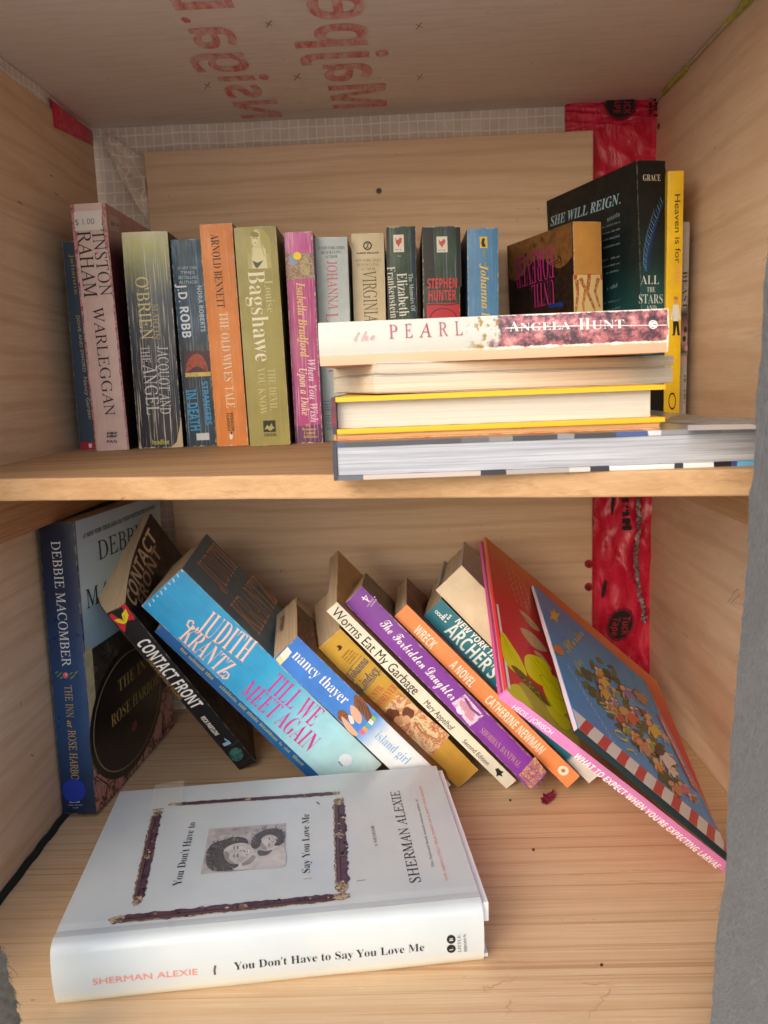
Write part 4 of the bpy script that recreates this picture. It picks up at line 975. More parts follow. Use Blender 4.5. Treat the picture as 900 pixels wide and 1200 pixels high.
b.spine.quad([(447, 834), (467.6, 811), (527, 861.6), (503.6, 888)], blotch('painted couple', ['#c07048', '#dca878', '#e6cfa4', '#b8623c', '#d4b084', '#e2c894'], 120, 5, dist=1.5), 1)
pal = ink('#dccfa4'); hr = blotch('dark curls', ['#4a3024', '#7a4a30', '#5f3a28'], 300)
b.spine.ell((460, 838), (467, 842), (456, 845), hr, 2, wob=.1); b.spine.ell((467, 845), (472, 848), (464, 850), ink('#d09a6c'), 3, wob=.06); b.spine.ell((478, 836), (484, 840), (474, 842), hr, 2, wob=.1); b.spine.ell((476, 843), (480, 846), (473, 847), ink('#dcae84'), 3)
b.spine.poly([(480, 843), (488, 838), (498, 851), (514, 862), (506, 874), (500, 884), (492, 876), (486, 860)], pal, 2); b.spine.stroke([(486, 846), (494, 858), (504, 862), (514, 868)], .0016, ink('#b06a4c'), 3, taper=.4); b.spine.stroke([(470, 856), (480, 866), (490, 876), (500, 884)], .0028, ink('#d8b48c'), 3); b.spine.stroke([(492, 850), (500, 860), (498, 872)], .0008, ink('#a8947a'), 3)
b.done()

x, y, z, a, b_, c, T, D, H = POSE['worms']
b = Book('paperback_book', 'slim cream paperback with plain black lettering, leaning between yellow and purple books', 'paperback', (x, y, z), rotm((a, b_, c)), T, D, H,
         printed('spine print', T, H, '#e9e6d4', .06, 0, .45), printed('cover print', T, H, '#c8a468', 0), ink('#c8bcc4'), P_BROWN, group=GL, bulge=.0003)
k_ = ink('#1e2620')
b.spine.text('Worms Eat My Garbage', (387.3, 718.4), (484.8, 814.6), (394.2, 708.6), 'sans', k_); b.spine.text('Mary Appelhof', (496, 824.6), (528, 856.4), (501, 819.4), 'sans', k_); b.spine.text('Second Edition', (541.4, 869), (570.4, 897), (545, 865), 'sans', k_)
b.spine.poly([(580, 901), (584, 900), (586.6, 903), (590.4, 904.4), (587.6, 906.6), (589, 910), (584.6, 908.4), (581.6, 910), (582, 905.6)], k_, 2)
b.done()

x, y, z, a, b_, c, T, D, H = POSE['forbidden']
b = Book('paperback_book', 'purple paperback with white fancy script and a patterned gold foot', 'paperback', (x, y, z), rotm((a, b_, c)), T, D, H,
         printed('spine print', T, H, '#7a2f9c', .25, .06, .36, creasecol='#b48cc8', coat=.25), printed('cover print', T, H, '#76685a', 0), ink('#4c2464'), P_CREAM, group=GL, bulge=.0008)
wt = ink('#f2eaf4')
b.spine.text('The Forbidden Daughter', (444.6, 731.6), (529.2, 821.6), (452.2, 722.6), 'script', wt, 4); b.spine.text('SHOBHAN BANTWAL', (561.6, 857), (607, 899.4), (566.2, 851.6), 'serif', ink('#b48a8c'))
b.spine.quad([(529, 824), (545, 813.4), (566.8, 838.4), (550.6, 851.4)], blotch('veiled portrait', ['#8a5aa0', '#c8a0d0', '#e0cce4', '#6a4080', '#b890a8'], 150, 5), 1, 6)
b.spine.ell((541, 832), (546, 836), (537, 836), ink('#e4d4e8'), 2); b.spine.ell((548, 832), (556, 842), (544, 838), ink('#c08ca0'), 2, wob=.1); b.spine.stroke([(545, 818), (552, 830), (562, 838)], .002, ink('#6c3c84'), 3)
b.spine.quad([(608, 908), (627, 886.6), (640, 904.5), (621.4, 924.6)], blotch('gold pattern', ['#a87a4c', '#c49a6c', '#8a4a74', '#b88c58'], 330, 2, vor=True), 1, 6)
for k in range(7):
    for j in range(3): b.spine.disc((613.5 + 2.8 * k + 4.2 * j - .2 * k * j, 910.6 + 2.0 * k - 5.6 * j), 1.3, ink('#7a2f8c'), 2, r0=.55)
b.spine.stroke([(425.4, 703), (429, 697.5), (431, 703.6)], .0010, wt, 3); b.spine.stroke([(424, 699.6), (433, 705)], .0009, wt, 3); b.spine.words((431, 711), (440, 700), (429.4, 709.4), ink('#c8a8d4'), seed=3); b.spine.words((433.4, 713.4), (442.4, 702.4), (431.8, 711.8), ink('#c8a8d4'), seed=4)
b.done()

x, y, z, a, b_, c, T, D, H = POSE['wreck']
b = Book('paperback_book', 'orange paperback with cream capitals, leaning between purple and teal books', 'paperback', (x, y, z), rotm((a, b_, c)), T, D, H,
         printed('spine print', T, H, '#ec9258', .10, 0, .42), blotch('rust cover', ['#5a2620', '#8a4434', '#3c1c1a', '#a05a44'], 60, 4), ink('#c87c4c'), P_CREAM, group=GL, bulge=.0004)
cw = ink('#f4e4d0')
b.spine.text('WRECK', (483.8, 739.6), (504.6, 761), (491.2, 730.8), 'sansb', cw); b.spine.text('A NOVEL', (526, 780.4), (550.8, 806), (533.2, 771.8), 'sansb', cw); b.spine.text('CATHERINE NEWMAN', (567.2, 821.6), (632, 884.4), (574.4, 813.2), 'sansb', cw)
b.spine.ell((660, 903), (666, 905.6), (657.6, 908), ink('#f6e6d4'), 2); b.spine.ell((660, 903), (662.4, 904), (659, 905), ink('#b87850'), 3)
b.done()

x, y, z, a, b_, c, T, D, H = POSE['archer']; RA = rotm((a, b_, c)); OA = np.array((x, y, z))
b = Book('paperback_book', 'teal paperback with white bold capitals, partly covered by the red picture book', 'paperback', OA, RA, T, D, H,
         printed('spine print', T, H, [(0, '#d6dad6'), (.12, '#d6dad6'), (.135, '#20788a'), (1, '#20788a')], .12, 0, .4, coat=.2), printed('cover print', T, H, '#2c3032', 0), ink('#1a4c58'), P_CREAM, group=GL, bulge=.0005)
cw = ink('#dcecec')
b.spine.text('NEW YORK TIMES', (532.8, 728.4), (590, 784), (537.2, 722.4), 'sansbi', ink('#f0f4f4')); b.spine.text("ARCHER'S VOICE", (520, 740), (613, 836), (531.6, 727.4), 'sansb', cw)
for k in range(3): b.spine.disc((511.6 + 2.6 * k, 717 + 2.6 * k), 2.0, cw, 2, r0=.55)
b.spine.words((519, 727), (526, 719), (516.6, 724.6), cw, seed=5); b.spine.words((522.4, 730), (529.4, 722), (520, 727.6), cw, seed=6)
b.front.words(('m', .05, .155), ('m', .10, .155), ('m', .05, .165), ink('#8a8c88'), seed=7); b.front.words(('m', .05, .14), ('m', .10, .14), ('m', .05, .15), ink('#8a8c88'), seed=8)
b.done()
ob = OA + RA @ np.array((.0212, .004, .012))
b = Book('hardcover_book', 'plain cream hardcover wedged between the teal paperback and the red picture book', 'hardcover', ob, RA, .030, .135, .190, printed('spine print', .03, .19, '#e2d2b4', .1), ink('#c8ccd0'), ink('#b8bcc0'), P_CREAM, group=GL, hard=True)
b.done()

# picture book on the lean, cover up
x, y, z, a, b_, c, T, D, H = POSE['larvae']; RL = rotm((a, b_, c)); OL = np.array((x, y, z))
def larvae_cover():
    n = NT('red picture cover'); u = n.xyz()
    g = n.math('ADD', n.math('MULTIPLY', u[1], 1 / D), n.grey(n.noise(18), 0, 1, -.08, .08))
    return n.done(n.ramp(g, [(0, '#d8464a'), (.35, '#dc3444'), (.62, '#d8443c'), (.85, '#d8623e'), (1, '#e48850')]), .34, .35, .15)
b = Book('picture_book', 'red picture book with yellow petals and a pink spine, leaning face up', 'picture book', OL, RL, T, D, H,
         printed('spine print', T, H, '#dc86c4', .05, 0, .35, coat=.3), larvae_cover(), ink('#d8609c'), paper('pink page edges', '#d8a0b0'), hard=True, over=.0022, bulge=.0003)
wt = ink('#faf6fa'); f = b.front
b.spine.text('HEOS / JORISCH', (599.4, 829.4), (645, 860.8), (602.8, 824.6), 'sans', wt); b.spine.text("WHAT TO EXPECT WHEN YOU'RE EXPECTING LARVAE", (671.2, 886.4), (839, 1018), (675.2, 879.6), 'sansb', wt)
F = lambda u, v: ('m', u * D, v * H)
ylw = ink('#f0e418', .3); olv = blotch('flower heart', ['#5a4420', '#8a7030', '#6a5428', '#a08a3c'], 420, 4); tan = ink('#c8a070'); olive = blotch('leaf ground', ['#a8943c', '#c0ac48', '#b49e40'], 60)
f.quad([F(.0, .0), F(.20, .0), F(.15, .70), F(.0, .70)], blotch('bark ground', ['#a06a48', '#b47a54', '#a87050'], 40), 0, 8)
f.quad([F(.0, .70), F(.15, .70), F(.11, .93), F(.0, .99)], olive, 0, 8)
f.poly([F(.27, .985), F(.50, .985), F(.49, .995), F(.27, .995)], ink('#f8f4f4'), 3); f.poly([F(.02, .985), F(.16, .985), F(.16, .996), F(.02, .996)], ink('#f8f4f4'), 3)
def petal_(pts, m, l): f.blob(pts, m, l)
petal_([(587, 740), (600, 757), (611, 775), (617, 793), (604, 789), (594, 779), (588, 765)], ylw, 3)
petal_([(614, 772), (620, 767), (634, 772), (643, 782), (648, 800), (641, 806), (628, 800), (617, 788)], ylw, 3)
petal_([(640, 790), (652, 795), (662, 812), (667, 830), (658, 838), (645, 825), (636, 806)], ylw, 3)
petal_([(594, 806), (606, 802), (616, 815), (624, 831), (612, 824), (600, 816)], ink('#dccf34', .3), 3)
petal_([(640, 826), (658, 836), (668, 848), (664, 856), (648, 842)], ink('#e4d828', .3), 3)
for pts in ([(588, 744), (600, 766), (612, 788)], [(590, 752), (599, 770), (608, 786)], [(620, 770), (630, 782), (644, 802)], [(626, 771), (637, 784), (646, 800)], [(645, 796), (655, 814), (660, 834)], [(650, 797), (660, 816), (664, 832)]): f.stroke(pts, .0007, ink('#b8a614', .3), 4, taper=.4)
f.ell((621, 803), (640, 826), (609, 795), olv, 5, wob=.05)
rq = random.Random(6)
for k in range(40):
    t = rq.uniform(-.85, .85); w_ = rq.uniform(-.8, .8) * (1 - abs(t)); f.disc((621 + 19 * t - 11 * w_, 803 + 22 * t - 7 * w_), rq.uniform(.7, 1.3), ink(rq.choice(['#3c2c14', '#b8963c', '#7a5a24']), .3), 6)
f.ell((646, 806), (656, 820), (636, 800), ink('#4a3a18'), 4, r0=.965)
for q in ([(608, 715), (616, 720), (627, 731), (632, 740), (621, 734)], [(609, 737), (622, 741), (637, 757), (640, 764), (624, 758)], [(625, 763), (634, 767), (646, 784), (640, 782)]): petal_(q, blotch('pale leaf', ['#b88c58', '#d4b084', '#c49c68'], 200), 2)
scr = ink('#dcae84')
for k, (p0, p1) in enumerate((((592, 656), (606, 707)), ((598, 662), (612, 712)), ((605, 672), (618, 716)), ((611, 676), (623, 716)))):
    pts = [(p0[0] + (p1[0] - p0[0]) * t / 24 + 1.3 * math.sin(2.1 * t + k), p0[1] + (p1[1] - p0[1]) * t / 24 + 1.0 * math.cos(1.7 * t)) for t in range(25)]
    f.stroke(pts, .0007, scr, 2)
b.done()

# blue picture book on top of it
RB = RL @ rotm((-.0881, -.0061, .0950)); TB, DB, HB = .0040, .2054, .1325
ob = OL + RL @ np.array((.0282, -.0405, .0535))
def blue_cover():
    n = NT('blue picture cover'); g = n.noise(14, detail=4)
    col = n.ramp(g, [(.3, '#2a8ad8'), (.6, '#3ea0e4'), (.8, '#5ab4ea')])
    sp = n.vor(230, out='Distance'); col = n.mix(n.grey(sp, .06, .12, .55, 0), col, lin('#d8e4f0'))
    return n.done(col, .32, .35, .15)
b = Book('picture_book', 'blue picture book with a candy-striped edge, lying on the red picture book', 'picture book', ob, RB, TB, DB, HB,
         ink('#14282e'), blue_cover(), ink('#3c1c28'), paper('candy page edges', '#f0d8e6', dark=.8, scale=900), over=.0003, bulge=.0002)
b.mp.mats  # page block carries the pink-white edge
f = b.front; F = lambda u, v: ('m', u * DB, v * HB)
wt = ink('#f4efee', .3); rd = ink('#d83440', .3)
f.quad([F(.0, .0), F(.105, .0), F(.105, .999), F(.0, .999)], wt, 0, 6)
for k in range(9):   # slanting red stripes
    v = k / 8.5; f.poly([F(.001, min(.998, v + .060)), F(.001, v + .005), F(.052, max(.001, v - .036)), F(.104, max(.001, v - .085)), F(.104, max(.004, v - .030)), F(.052, v + .015)], rd, 1)
dg = ink('#3c4c26', .3); rr = random.Random(31)
def leaf(c, a, L, m, l):
    ca, sa = math.cos(a), math.sin(a); f.blob([(c[0] + L * ca, c[1] + L * sa), (c[0] - .42 * L * sa, c[1] + .42 * L * ca), (c[0] - L * ca, c[1] - L * sa), (c[0] + .42 * L * sa, c[1] - .42 * L * ca)], m, l)
for k in range(130):   # wreath of dark leaves
    t = rr.random(); cx, cy = 690 + 108 * t, 778 + 150 * t; w = 20 * (1 - .55 * t) ; s_ = rr.uniform(-1, 1)
    leaf((cx + s_ * w * .8, cy - s_ * w * .62), rr.uniform(.2, 1.5), rr.uniform(4, 8), dg if k % 4 else ink('#5a6c34', .3), 1)
skin = ['#e8bca6', '#dca48a', '#f0d0c0', '#b88462', '#e4b49c']
figs = [((706, 796), 9, 0, '#e8c24c'), ((708, 810), 9, 1, '#e0b83c'), ((700, 786), 6, 2, '#d8b040'), ((738, 810), 9, 0, '#8f7cc4'), ((757, 816), 9, 3, '#b0865c'), ((724, 812), 6, 1, '#58b088'), ((742, 838), 11, 1, '#e0603c'), ((727, 838), 9, 3, '#c05038'),
        ((722, 822), 6, 4, '#a088c8'), ((774, 852), 11, 0, '#e8c84c'), ((749, 832), 6, 2, '#7c70b8'), ((790, 886), 13, 2, '#efe6e0'), ((762, 874), 11, 1, '#d89070'), ((772, 872), 7, 4, '#84b83c'), ((782, 896), 8, 0, '#e8983c'), ((805, 922), 10, 1, '#d88868'), ((800, 902), 8, 2, '#f0e4dc'),
        ((793, 866), 6, 4, '#6cb0dc'), ((816, 922), 8, 4, '#d86898'), ((738, 853), 7, 1, '#78a848'), ((766, 838), 6, 3, '#e0c070'), ((750, 862), 7, 0, '#e09048'), ((715, 826), 6, 2, '#c88858'), ((828, 934), 6, 0, '#9a6a48')]
for k, (c, L, sk_, dr) in enumerate(figs):   # little figures: dress, arms, hair, head
    L *= 1.3; a = .84 + rr.uniform(-.15, .15); c = (700 + (c[0] - 700) * .86, c[1]); ca, sa = math.cos(a), math.sin(a); P_ = lambda u, w: (c[0] + u * ca - w * sa, c[1] + u * sa + w * ca); l = 2 + k % 3 * 1.6
    m = ink(skin[sk_], .3); d_ = ink(dr, .3)
    f.stroke([P_(-L * .1, L * .2), P_(L * .35, L * .55), P_(L * .7, L * .5)], .0017, m, l); f.stroke([P_(-L * .1, -L * .2), P_(L * .4, -L * .5)], .0017, m, l)
    f.blob([P_(-L * .2, -L * .16), P_(L * .3, -L * .30), P_(L * .95, -L * .34), P_(L * .88, 0), P_(L * .95, L * .34), P_(L * .3, L * .30), P_(-L * .2, L * .16)], d_, l + .4)
    f.stroke([P_(L * .9, -L * .14), P_(L * 1.25, -L * .18)], .0014, m, l); f.stroke([P_(L * .9, L * .14), P_(L * 1.25, L * .16)], .0014, m, l)
    f.ell(P_(-L * .5, 0), P_(-L * .95, 0), P_(-L * .5, L * .30), ink(rr.choice(['#6a4428', '#d8b038', '#8a3c20', '#3a281c', '#c86430']), .3), l + .8, wob=.05); f.ell(P_(-L * .42, 0), P_(-L * .74, 0), P_(-L * .42, L * .20), m, l + 1.2)
yl = ink('#e4c83c', .3)
f.poly([(648.5, 713), (651, 719), (656, 719.4), (652.6, 724), (653, 730), (648, 725.6), (643.6, 726), (646, 721), (643, 715.4), (647.4, 717.6)], yl, 2)
f.text('Stories', (666, 767), (684, 744), (661, 752), 'script', yl, 7); f.text('for', (676, 786), (683, 777), (668, 778), 'script', yl, 7); f.text('O r', (716, 854), (738, 884), (727, 856), 'serif', yl, 7); f.text('of', (700, 822), (712, 838), (708, 820), 'serif', yl, 7)
f.ell((654, 762), (659, 768), (650, 764), ink('#e08448', .3), 7)
pts = [(664 + (720 - 664) * t / 40 + 1.0 * math.sin(2 * t), 778 + (872 - 778) * t / 40 + 1.0 * math.cos(1.7 * t)) for t in range(41)]
f.stroke(pts, .0006, ink('#c8dcec', .3), 3)
for k in range(3): f.stroke([F(.12, .006 + .009 * k), F(.99, .006 + .009 * k)], .0008, ink('#8ca8c4', .3), 1)
f.quad([F(.28, .030), F(.72, .030), F(.72, .075), F(.28, .075)], ink('#d8504c', .3), 6, 4); f.words(F(.70, .042), F(.30, .042), F(.70, .064), wt, 8, seed=4)
b.done()

# --- books stacked flat at the shelf front
def frame(xw, yw, zw, yaw=0.0):
    c, s_ = math.cos(yaw), math.sin(yaw); Z = np.array([[c, -s_, 0], [s_, c, 0], [0, 0, 1]])
    return Z @ np.array([xw, yw, zw], float).T
F_SPINE = ((0, 0, 1), (0, 1, 0), (-1, 0, 0)); F_FORE = ((0, 0, 1), (0, -1, 0), (1, 0, 0)); F_TAIL = ((0, 0, 1), (1, 0, 0), (0, 1, 0))
GS = 'books lying flat in a stack at the shelf front'
# large glossy softcover, lowest
yb = .402; zl = SH; x0 = on_y(390, 540, yb)[0]; TB_ = on_y(390, 519, yb)[2] - zl
def banded(name, stops):
    n = NT(name); g = n.math('MULTIPLY', n.xyz()[1], 1 / .214)
    g = n.math('ADD', g, n.grey(n.noise(60), 0, 1, -.012, .012))
    return n.done(n.ramp(g, stops, 'CONSTANT'), .3, .5, .3)
top_c = banded('glossy cover', [(0, '#3a4a6a'), (.03, '#43464e'), (.30, '#5a5c62'), (.36, '#7c7a7a'), (.42, '#3c3e46'), (.52, '#83858c'), (.56, '#3a3c44'), (.66, '#40568a'), (.73, '#c8ccd0'), (.76, '#8a8c92'), (.9, '#9a9ca2')])
bot_c = banded('glossy cover', [(0, '#5a5f68'), (.07, '#b8aca4'), (.34, '#2c2c34'), (.40, '#a09a98'), (.55, '#c0bcba'), (.60, '#2e2c34'), (.64, '#d8dadc'), (.79, '#3c3c44'), (.81, '#e0e2e4'), (.88, '#26242c'), (.92, '#3c4c8a'), (.935, '#64b0dc')])
b = Book('softcover_book', 'wide glossy magazine-like book at the bottom of the flat stack', 'softcover', (x0, yb, zl), frame(*F_TAIL), TB_, .222, .262, ink('#3a3c48'), top_c, bot_c, paper('coated page edges', '#c6c9d2', dark=.55, scale=1300), group=GS, hard=True, over=.0006, bulge=.0002)
f = b.front
f.quad([(775, 495), (880, 500), (905, 491), (790, 487)], blotch('cover picture', ['#7a7c84', '#a8a4a4', '#8f8378', '#c0bcb8'], 40, 4), 1, 4)
f.quad([(806, 505), (900, 503), (880, 497.5), (806, 498.6)], ink('#eceef2', .3), 2, 4)
b.done(); zt = zl + TB_
# thin orange paperback
yo = .414; xo = on_y(392, 508, yo)[0]
b = Book('paperback_book', 'thin orange paperback between the glossy book and the yellow hardcover', 'paperback', (xo, yo + .001, zt + .0001), frame(*F_TAIL), .0032, .166, .20, ink('#c88a4c'), ink('#e0984c'), blotch('orange cover', ['#e09a54', '#d8804a', '#e8b070', '#c8502c'], 50, 3), paper('page edges', '#d8a878'), group=GS, over=.0003)
b.done(); zt += .0034
# yellow board hardcover
xy_ = on_y(389, 490, yo)[0]; ty = on_y(389, 466, yo)[2] - zt
yc = ink('#efb424', .35)
b = Book('hardcover_book', 'yellow board hardcover with white pages and a red spine, in the flat stack', 'hardcover', (xy_, yo, zt), frame(*F_TAIL), ty, .169, .235, blotch('red jacket spine', ['#8a2030', '#2c3040', '#b02838'], 60, 3), yc, yc, paper('white page edges', '#d4d0c6', dark=.82), group=GS, hard=True, bulge=.0004, over=.0058)
b.done(); zt += ty + .0002
# two page-edge-forward paperbacks, turned a little
yaw = rad(15.5)
for k, (pb, pt, lab, pap, dx) in enumerate(((463, 441.5, 'thicker cream paperback lying second from the stack top down, page edges outward', P_PALE, 0), (441, 426.5, 'thinner cream paperback lying directly beneath the peach and white one', paper('page edges', '#e0d6c4'), .002))):
    yb = .428; c0 = on_y(440, pb, yb); t_ = on_y(440, pt, yb)[2] - c0[2]
    if k == 0: zc = zt; t_ = on_y(440, pt, yb)[2] - zc
    RA_ = frame(*F_FORE, yaw=yaw + k * .02); Dd = .112
    org = np.array((c0[0] + dx, yb, zc)) - RA_[:, 1] * Dd
    b = Book('paperback_book', ('cream paperback with page edges outward, resting on the yellow hardcover', 'cream paperback with page edges outward, directly under the floral-spined top book')[k], 'paperback', org, RA_, t_, Dd, .1755, ink('#c8c0b0'), ink('#d8d4cc'), ink('#d8d2c6'), pap, group=GS, over=-.0008, bulge=.0003, wave=.0007, seed=3 + k)
    b.done(); zc += t_ + .0002
# the uppermost: pale spine with blossom
yp = .436; pr = on_y(782.5, 402, yp); pl_ = on_y(374.5, 415, yp); zb_ = zc; zt_ = (on_y(374, 378, yp)[2] + on_y(781, 362, yp)[2]) / 2
Hp = pr[0] - pl_[0]; Tp = zt_ - zb_
def pearl_spine():
    n = NT('blossom spine'); u = n.xyz(); z = n.math('MULTIPLY', u[2], 1 / Hp)
    nz = n.noise(150, detail=6, rough=.7)
    bl = n.ramp(n.math('ADD', n.math('MULTIPLY', nz, .85), n.math('MULTIPLY', n.noise(520, detail=5), .15)), [(.36, '#3c2f3a'), (.45, '#54404a'), (.50, '#8a5660'), (.56, '#b47278'), (.63, '#d09a98'), (.72, '#dcb0a8')])
    edge = n.math('ADD', z, n.grey(n.noise(110, detail=5), .3, .7, -.05, .05))
    col = n.mix(n.grey(edge, .575, .60, 1, 0), lin('#bdbfba'), lin('#bdbfba'))
    pale = n.mix(n.math('MULTIPLY', n.grey(n.noise(330, detail=4), .54, .60), n.grey(z, .54, .58, 1, 0)), lin('#bdbfb8'), lin('#94793c'))
    col = n.mix(n.grey(edge, .475, .495, 1, 0), pale, bl)
    sh = n.grey(n.math('ADD', u[0], n.grey(n.noise(120), 0, 1, -.0003, .0003)), Tp * .24, Tp * .25)
    col = n.mix(sh, lin('#e6b79c'), col)
    e = n.math('MINIMUM', n.math('SUBTRACT', Tp, u[0]), u[2]); e = n.math('MINIMUM', e, n.math('ABSOLUTE', n.math('SUBTRACT', u[0], Tp * .25)))
    wr = n.grey(n.math('SUBTRACT', n.grey(n.noise(200, detail=7, rough=.7), .35, .75, .0001, .0016), e), 0, .0004)
    col = n.mix(n.math('MULTIPLY', wr, n.grey(z, .40, .60, 1, .15)), col, lin('#efe8e0'))
    return n.done(col, .4, .4, .2)
b = Book('paperback_book', 'uppermost flat paperback with a white spine turning to pink blossom', 'paperback', (pr[0], yp, zb_), frame(*F_SPINE), Tp, .125, Hp, pearl_spine(), ink('#b8aaa8'), ink('#d8a88c'), P_PALE, group=GS, bulge=.0018)
ma = ink('#9c4a5c'); sl = ink('#c89ca0'); wt = ink('#f4f0ee')
b.spine.text('the', (415, 400.4), (440, 398.6), (415, 388.4), 'script', sl, 5); 
for t, xa, xb in (('P', 456, 466), ('E', 474.5, 483.5), ('A', 491, 506), ('R', 514, 525), ('L', 533.5, 542)):
    ya = 397.2 - .052 * (xa - 456); b.spine.text(t, (xa, ya), (xb, ya - .5), (xa, ya - 16.6), 'roman', ma, 5)
b.spine.text('A', (597, 388.6), (608, 388.2), (597, 377), 'serif', wt, 5); b.spine.text('NGELA', (609.6, 388), (668, 385.8), (609.6, 379), 'serif', wt, 5); b.spine.text('H', (678, 386.4), (691, 386), (678, 373.4), 'serif', wt, 5); b.spine.text('UNT', (693, 386), (731, 384.6), (693, 376), 'serif', wt, 5)
b.spine.stroke([(592, 384.6), (640, 383), (690, 381.4), (740, 381.6), (781, 381)], .0004, wt, 4)
b.spine.disc((765, 380.4), 5.2, wt, 4, r0=.78); b.spine.poly([(761, 378), (768.6, 376.4), (770, 379), (763, 380.2), (769.4, 381), (768, 384), (762.4, 383)], wt, 5)
b.done()

# --- the white hardcover lying on the floor in front
yaw = math.atan2(.028, .2421); RAx = frame(*F_SPINE, yaw=yaw); org = np.array((.0365, .4263, FL)); Ta, Da, Ha = .0385, .171, .2437
def jacket(nm, spine=False):
    n = NT(nm); u = n.xyz()
    base = n.mix(n.grey(n.noise(14, detail=4), .4, .7), lin('#bcc5ca'), lin('#c6cecf'))
    st = n.grey(n.noise(26, detail=7, rough=.7), .58, .74, 0, .35); base = n.mix(st, base, lin('#d2cbb4'))
    if spine: base = n.mix(n.grey(u[0], .004, .011, .45, 0), base, lin('#d8cfae'))
    sc = n.noise(1.0, n.mapping((300, 40, 90)), detail=4); base = n.mix(n.grey(sc, .68, .72, 0, .35), base, lin('#b9bcba'))
    n.bump(n.noise(30, n.mapping((1, 1, 1)), detail=5), .25, .0015)
    return n.done(base, .30, .45, .35)
b = Book('hardcover_book', 'white-jacketed hardcover lying on the pine floor, a broken frame and photo printed on top', 'hardcover', org, RAx, Ta, Da, Ha, jacket('white jacket', True), jacket('white jacket'), jacket('white jacket'), P_WHITE, hard=True, bulge=.003, fore=.004, rnd=.006)
f = b.front; sp = b.spine; nk = ink('#20242a'); sal = ink('#e08a78'); gy = ink('#5c6266')
sp.text('SHERMAN ALEXIE', (109.4, 1152.8), (232.2, 1140.8), (108.8, 1145.4), 'sans', sal); sp.stroke([(252.6, 1129.6), (251.4, 1135), (252, 1141)], .0011, ink('#5a5048'), 2)
sp.text("You Don't Have to Say You Love Me", (274.6, 1135.2), (496.8, 1112.8), (274, 1126), 'serif', nk)
for c, t in (((528.4, 1099.6), 'B'), ((528.6, 1111), 'L')):
    sp.disc(c, 5.2, ink('#1a1a1a'), 1); sp.text(t, (c[0] + 2.2, c[1] + 1.6), (c[0] + 2.0, c[1] - 1.8), (c[0] - 1.9, c[1] + 1.6), 'serif', ink('#e8e8e6'), 3)
sp.text('LITTLE,', (540.4, 1115), (539, 1093), (536.8, 1115.2), 'serif', gy); sp.text('BROWN', (547.2, 1114.6), (546, 1093), (543.6, 1114.8), 'serif', gy)
f.text("You Don't Have to", (211.8, 1038), (229.4, 964), (202.4, 1037.4), 'serif', nk); f.text('Say You Love Me', (363.2, 1023), (362, 954), (354, 1023.2), 'serif', nk)
f.text('SHERMAN ALEXIE', (493.4, 1034), (467.8, 927), (480.6, 1035.6), 'roman', nk); f.text('A MEMOIR', (442.8, 992.6), (438.2, 967.6), (439, 993), 'serif', gy)
f.text('The National Book Award-winning author of', (509, 1016.6), (489.2, 937), (505.8, 1017), 'serif', gy); f.text('THE ABSOLUTELY TRUE DIARY OF A PART-TIME INDIAN', (525.6, 1033), (493.6, 921.6), (522.2, 1033.6), 'sans', sal)
# black and white snapshot of two laughing people, printed sideways
Qp = [np.array(f.uv(p)) for p in ((245, 971.7), (335, 965), (334, 1016), (235, 1025))]
def PQ(s_, t): 
    q = (1 - t) * ((1 - s_) * Qp[0] + s_ * Qp[1]) + t * ((1 - s_) * Qp[3] + s_ * Qp[2]); return ('m', q[0], q[1])
G = lambda h: ink(h, .3)
f.quad([(245, 971.7), (335, 965), (334, 1016), (235, 1025)], blotch('snapshot', ['#8c8889', '#a5a1a1', '#b5b1b1', '#989494'], 70, 4, .3), 1, 3)
f.quad([PQ(.08, .03), PQ(.55, .03), PQ(.50, .20), PQ(.10, .18)], blotch('snapshot wall', ['#7c7878', '#a39f9f', '#8f8b8b'], 160, 4, .3), 2, 3)
def blob(pts, m, l): f.blob([PQ(*p) for p in pts], m, l)
dkh = blotch('dark hair', ['#383434', '#5a5555', '#484343', '#6c6666'], 300, 5, .3)
lt = blotch('lit skin', ['#a39f9d', '#b9b5b3', '#c9c5c3'], 130, 3, .3); md = blotch('half tone', ['#858180', '#989492'], 160, 3, .3); ds = blotch('features', ['#524e4e', '#6c6867'], 400, 3, .3)
blob([(.34, .86), (.46, .74), (.60, .64), (.72, .62), (.86, .57), (.985, .60), (.985, .985), (.62, .985), (.40, .97)], blotch('white shirt', ['#aaa6a5', '#bcb8b7', '#c8c4c3'], 90, 3, .3), 3)
blob([(.035, .70), (.03, .50), (.09, .36), (.20, .30), (.33, .25), (.47, .28), (.53, .40), (.50, .60), (.42, .78), (.44, .90), (.33, .97), (.17, .97), (.07, .86)], dkh, 4)
blob([(.24, .52), (.33, .42), (.45, .40), (.55, .46), (.61, .56), (.60, .68), (.53, .80), (.43, .86), (.33, .82), (.26, .70)], lt, 5)
blob([(.25, .56), (.31, .62), (.32, .74), (.40, .85), (.33, .83), (.26, .70)], md, 6); blob([(.50, .79), (.58, .70), (.64, .74), (.58, .88), (.48, .90)], md, 4.6)
blob([(.57, .40), (.60, .26), (.70, .15), (.84, .11), (.95, .18), (.985, .34), (.95, .50), (.86, .52), (.90, .36), (.80, .26), (.70, .32), (.70, .46), (.64, .56), (.58, .52)], dkh, 5.4)
blob([(.69, .36), (.76, .27), (.86, .27), (.93, .36), (.93, .50), (.86, .60), (.76, .62), (.69, .52)], lt, 5.2)
blob([(.69, .42), (.74, .50), (.77, .61), (.70, .55)], md, 6); blob([(.66, .60), (.76, .63), (.84, .62), (.78, .72), (.68, .72)], ds, 4.8)
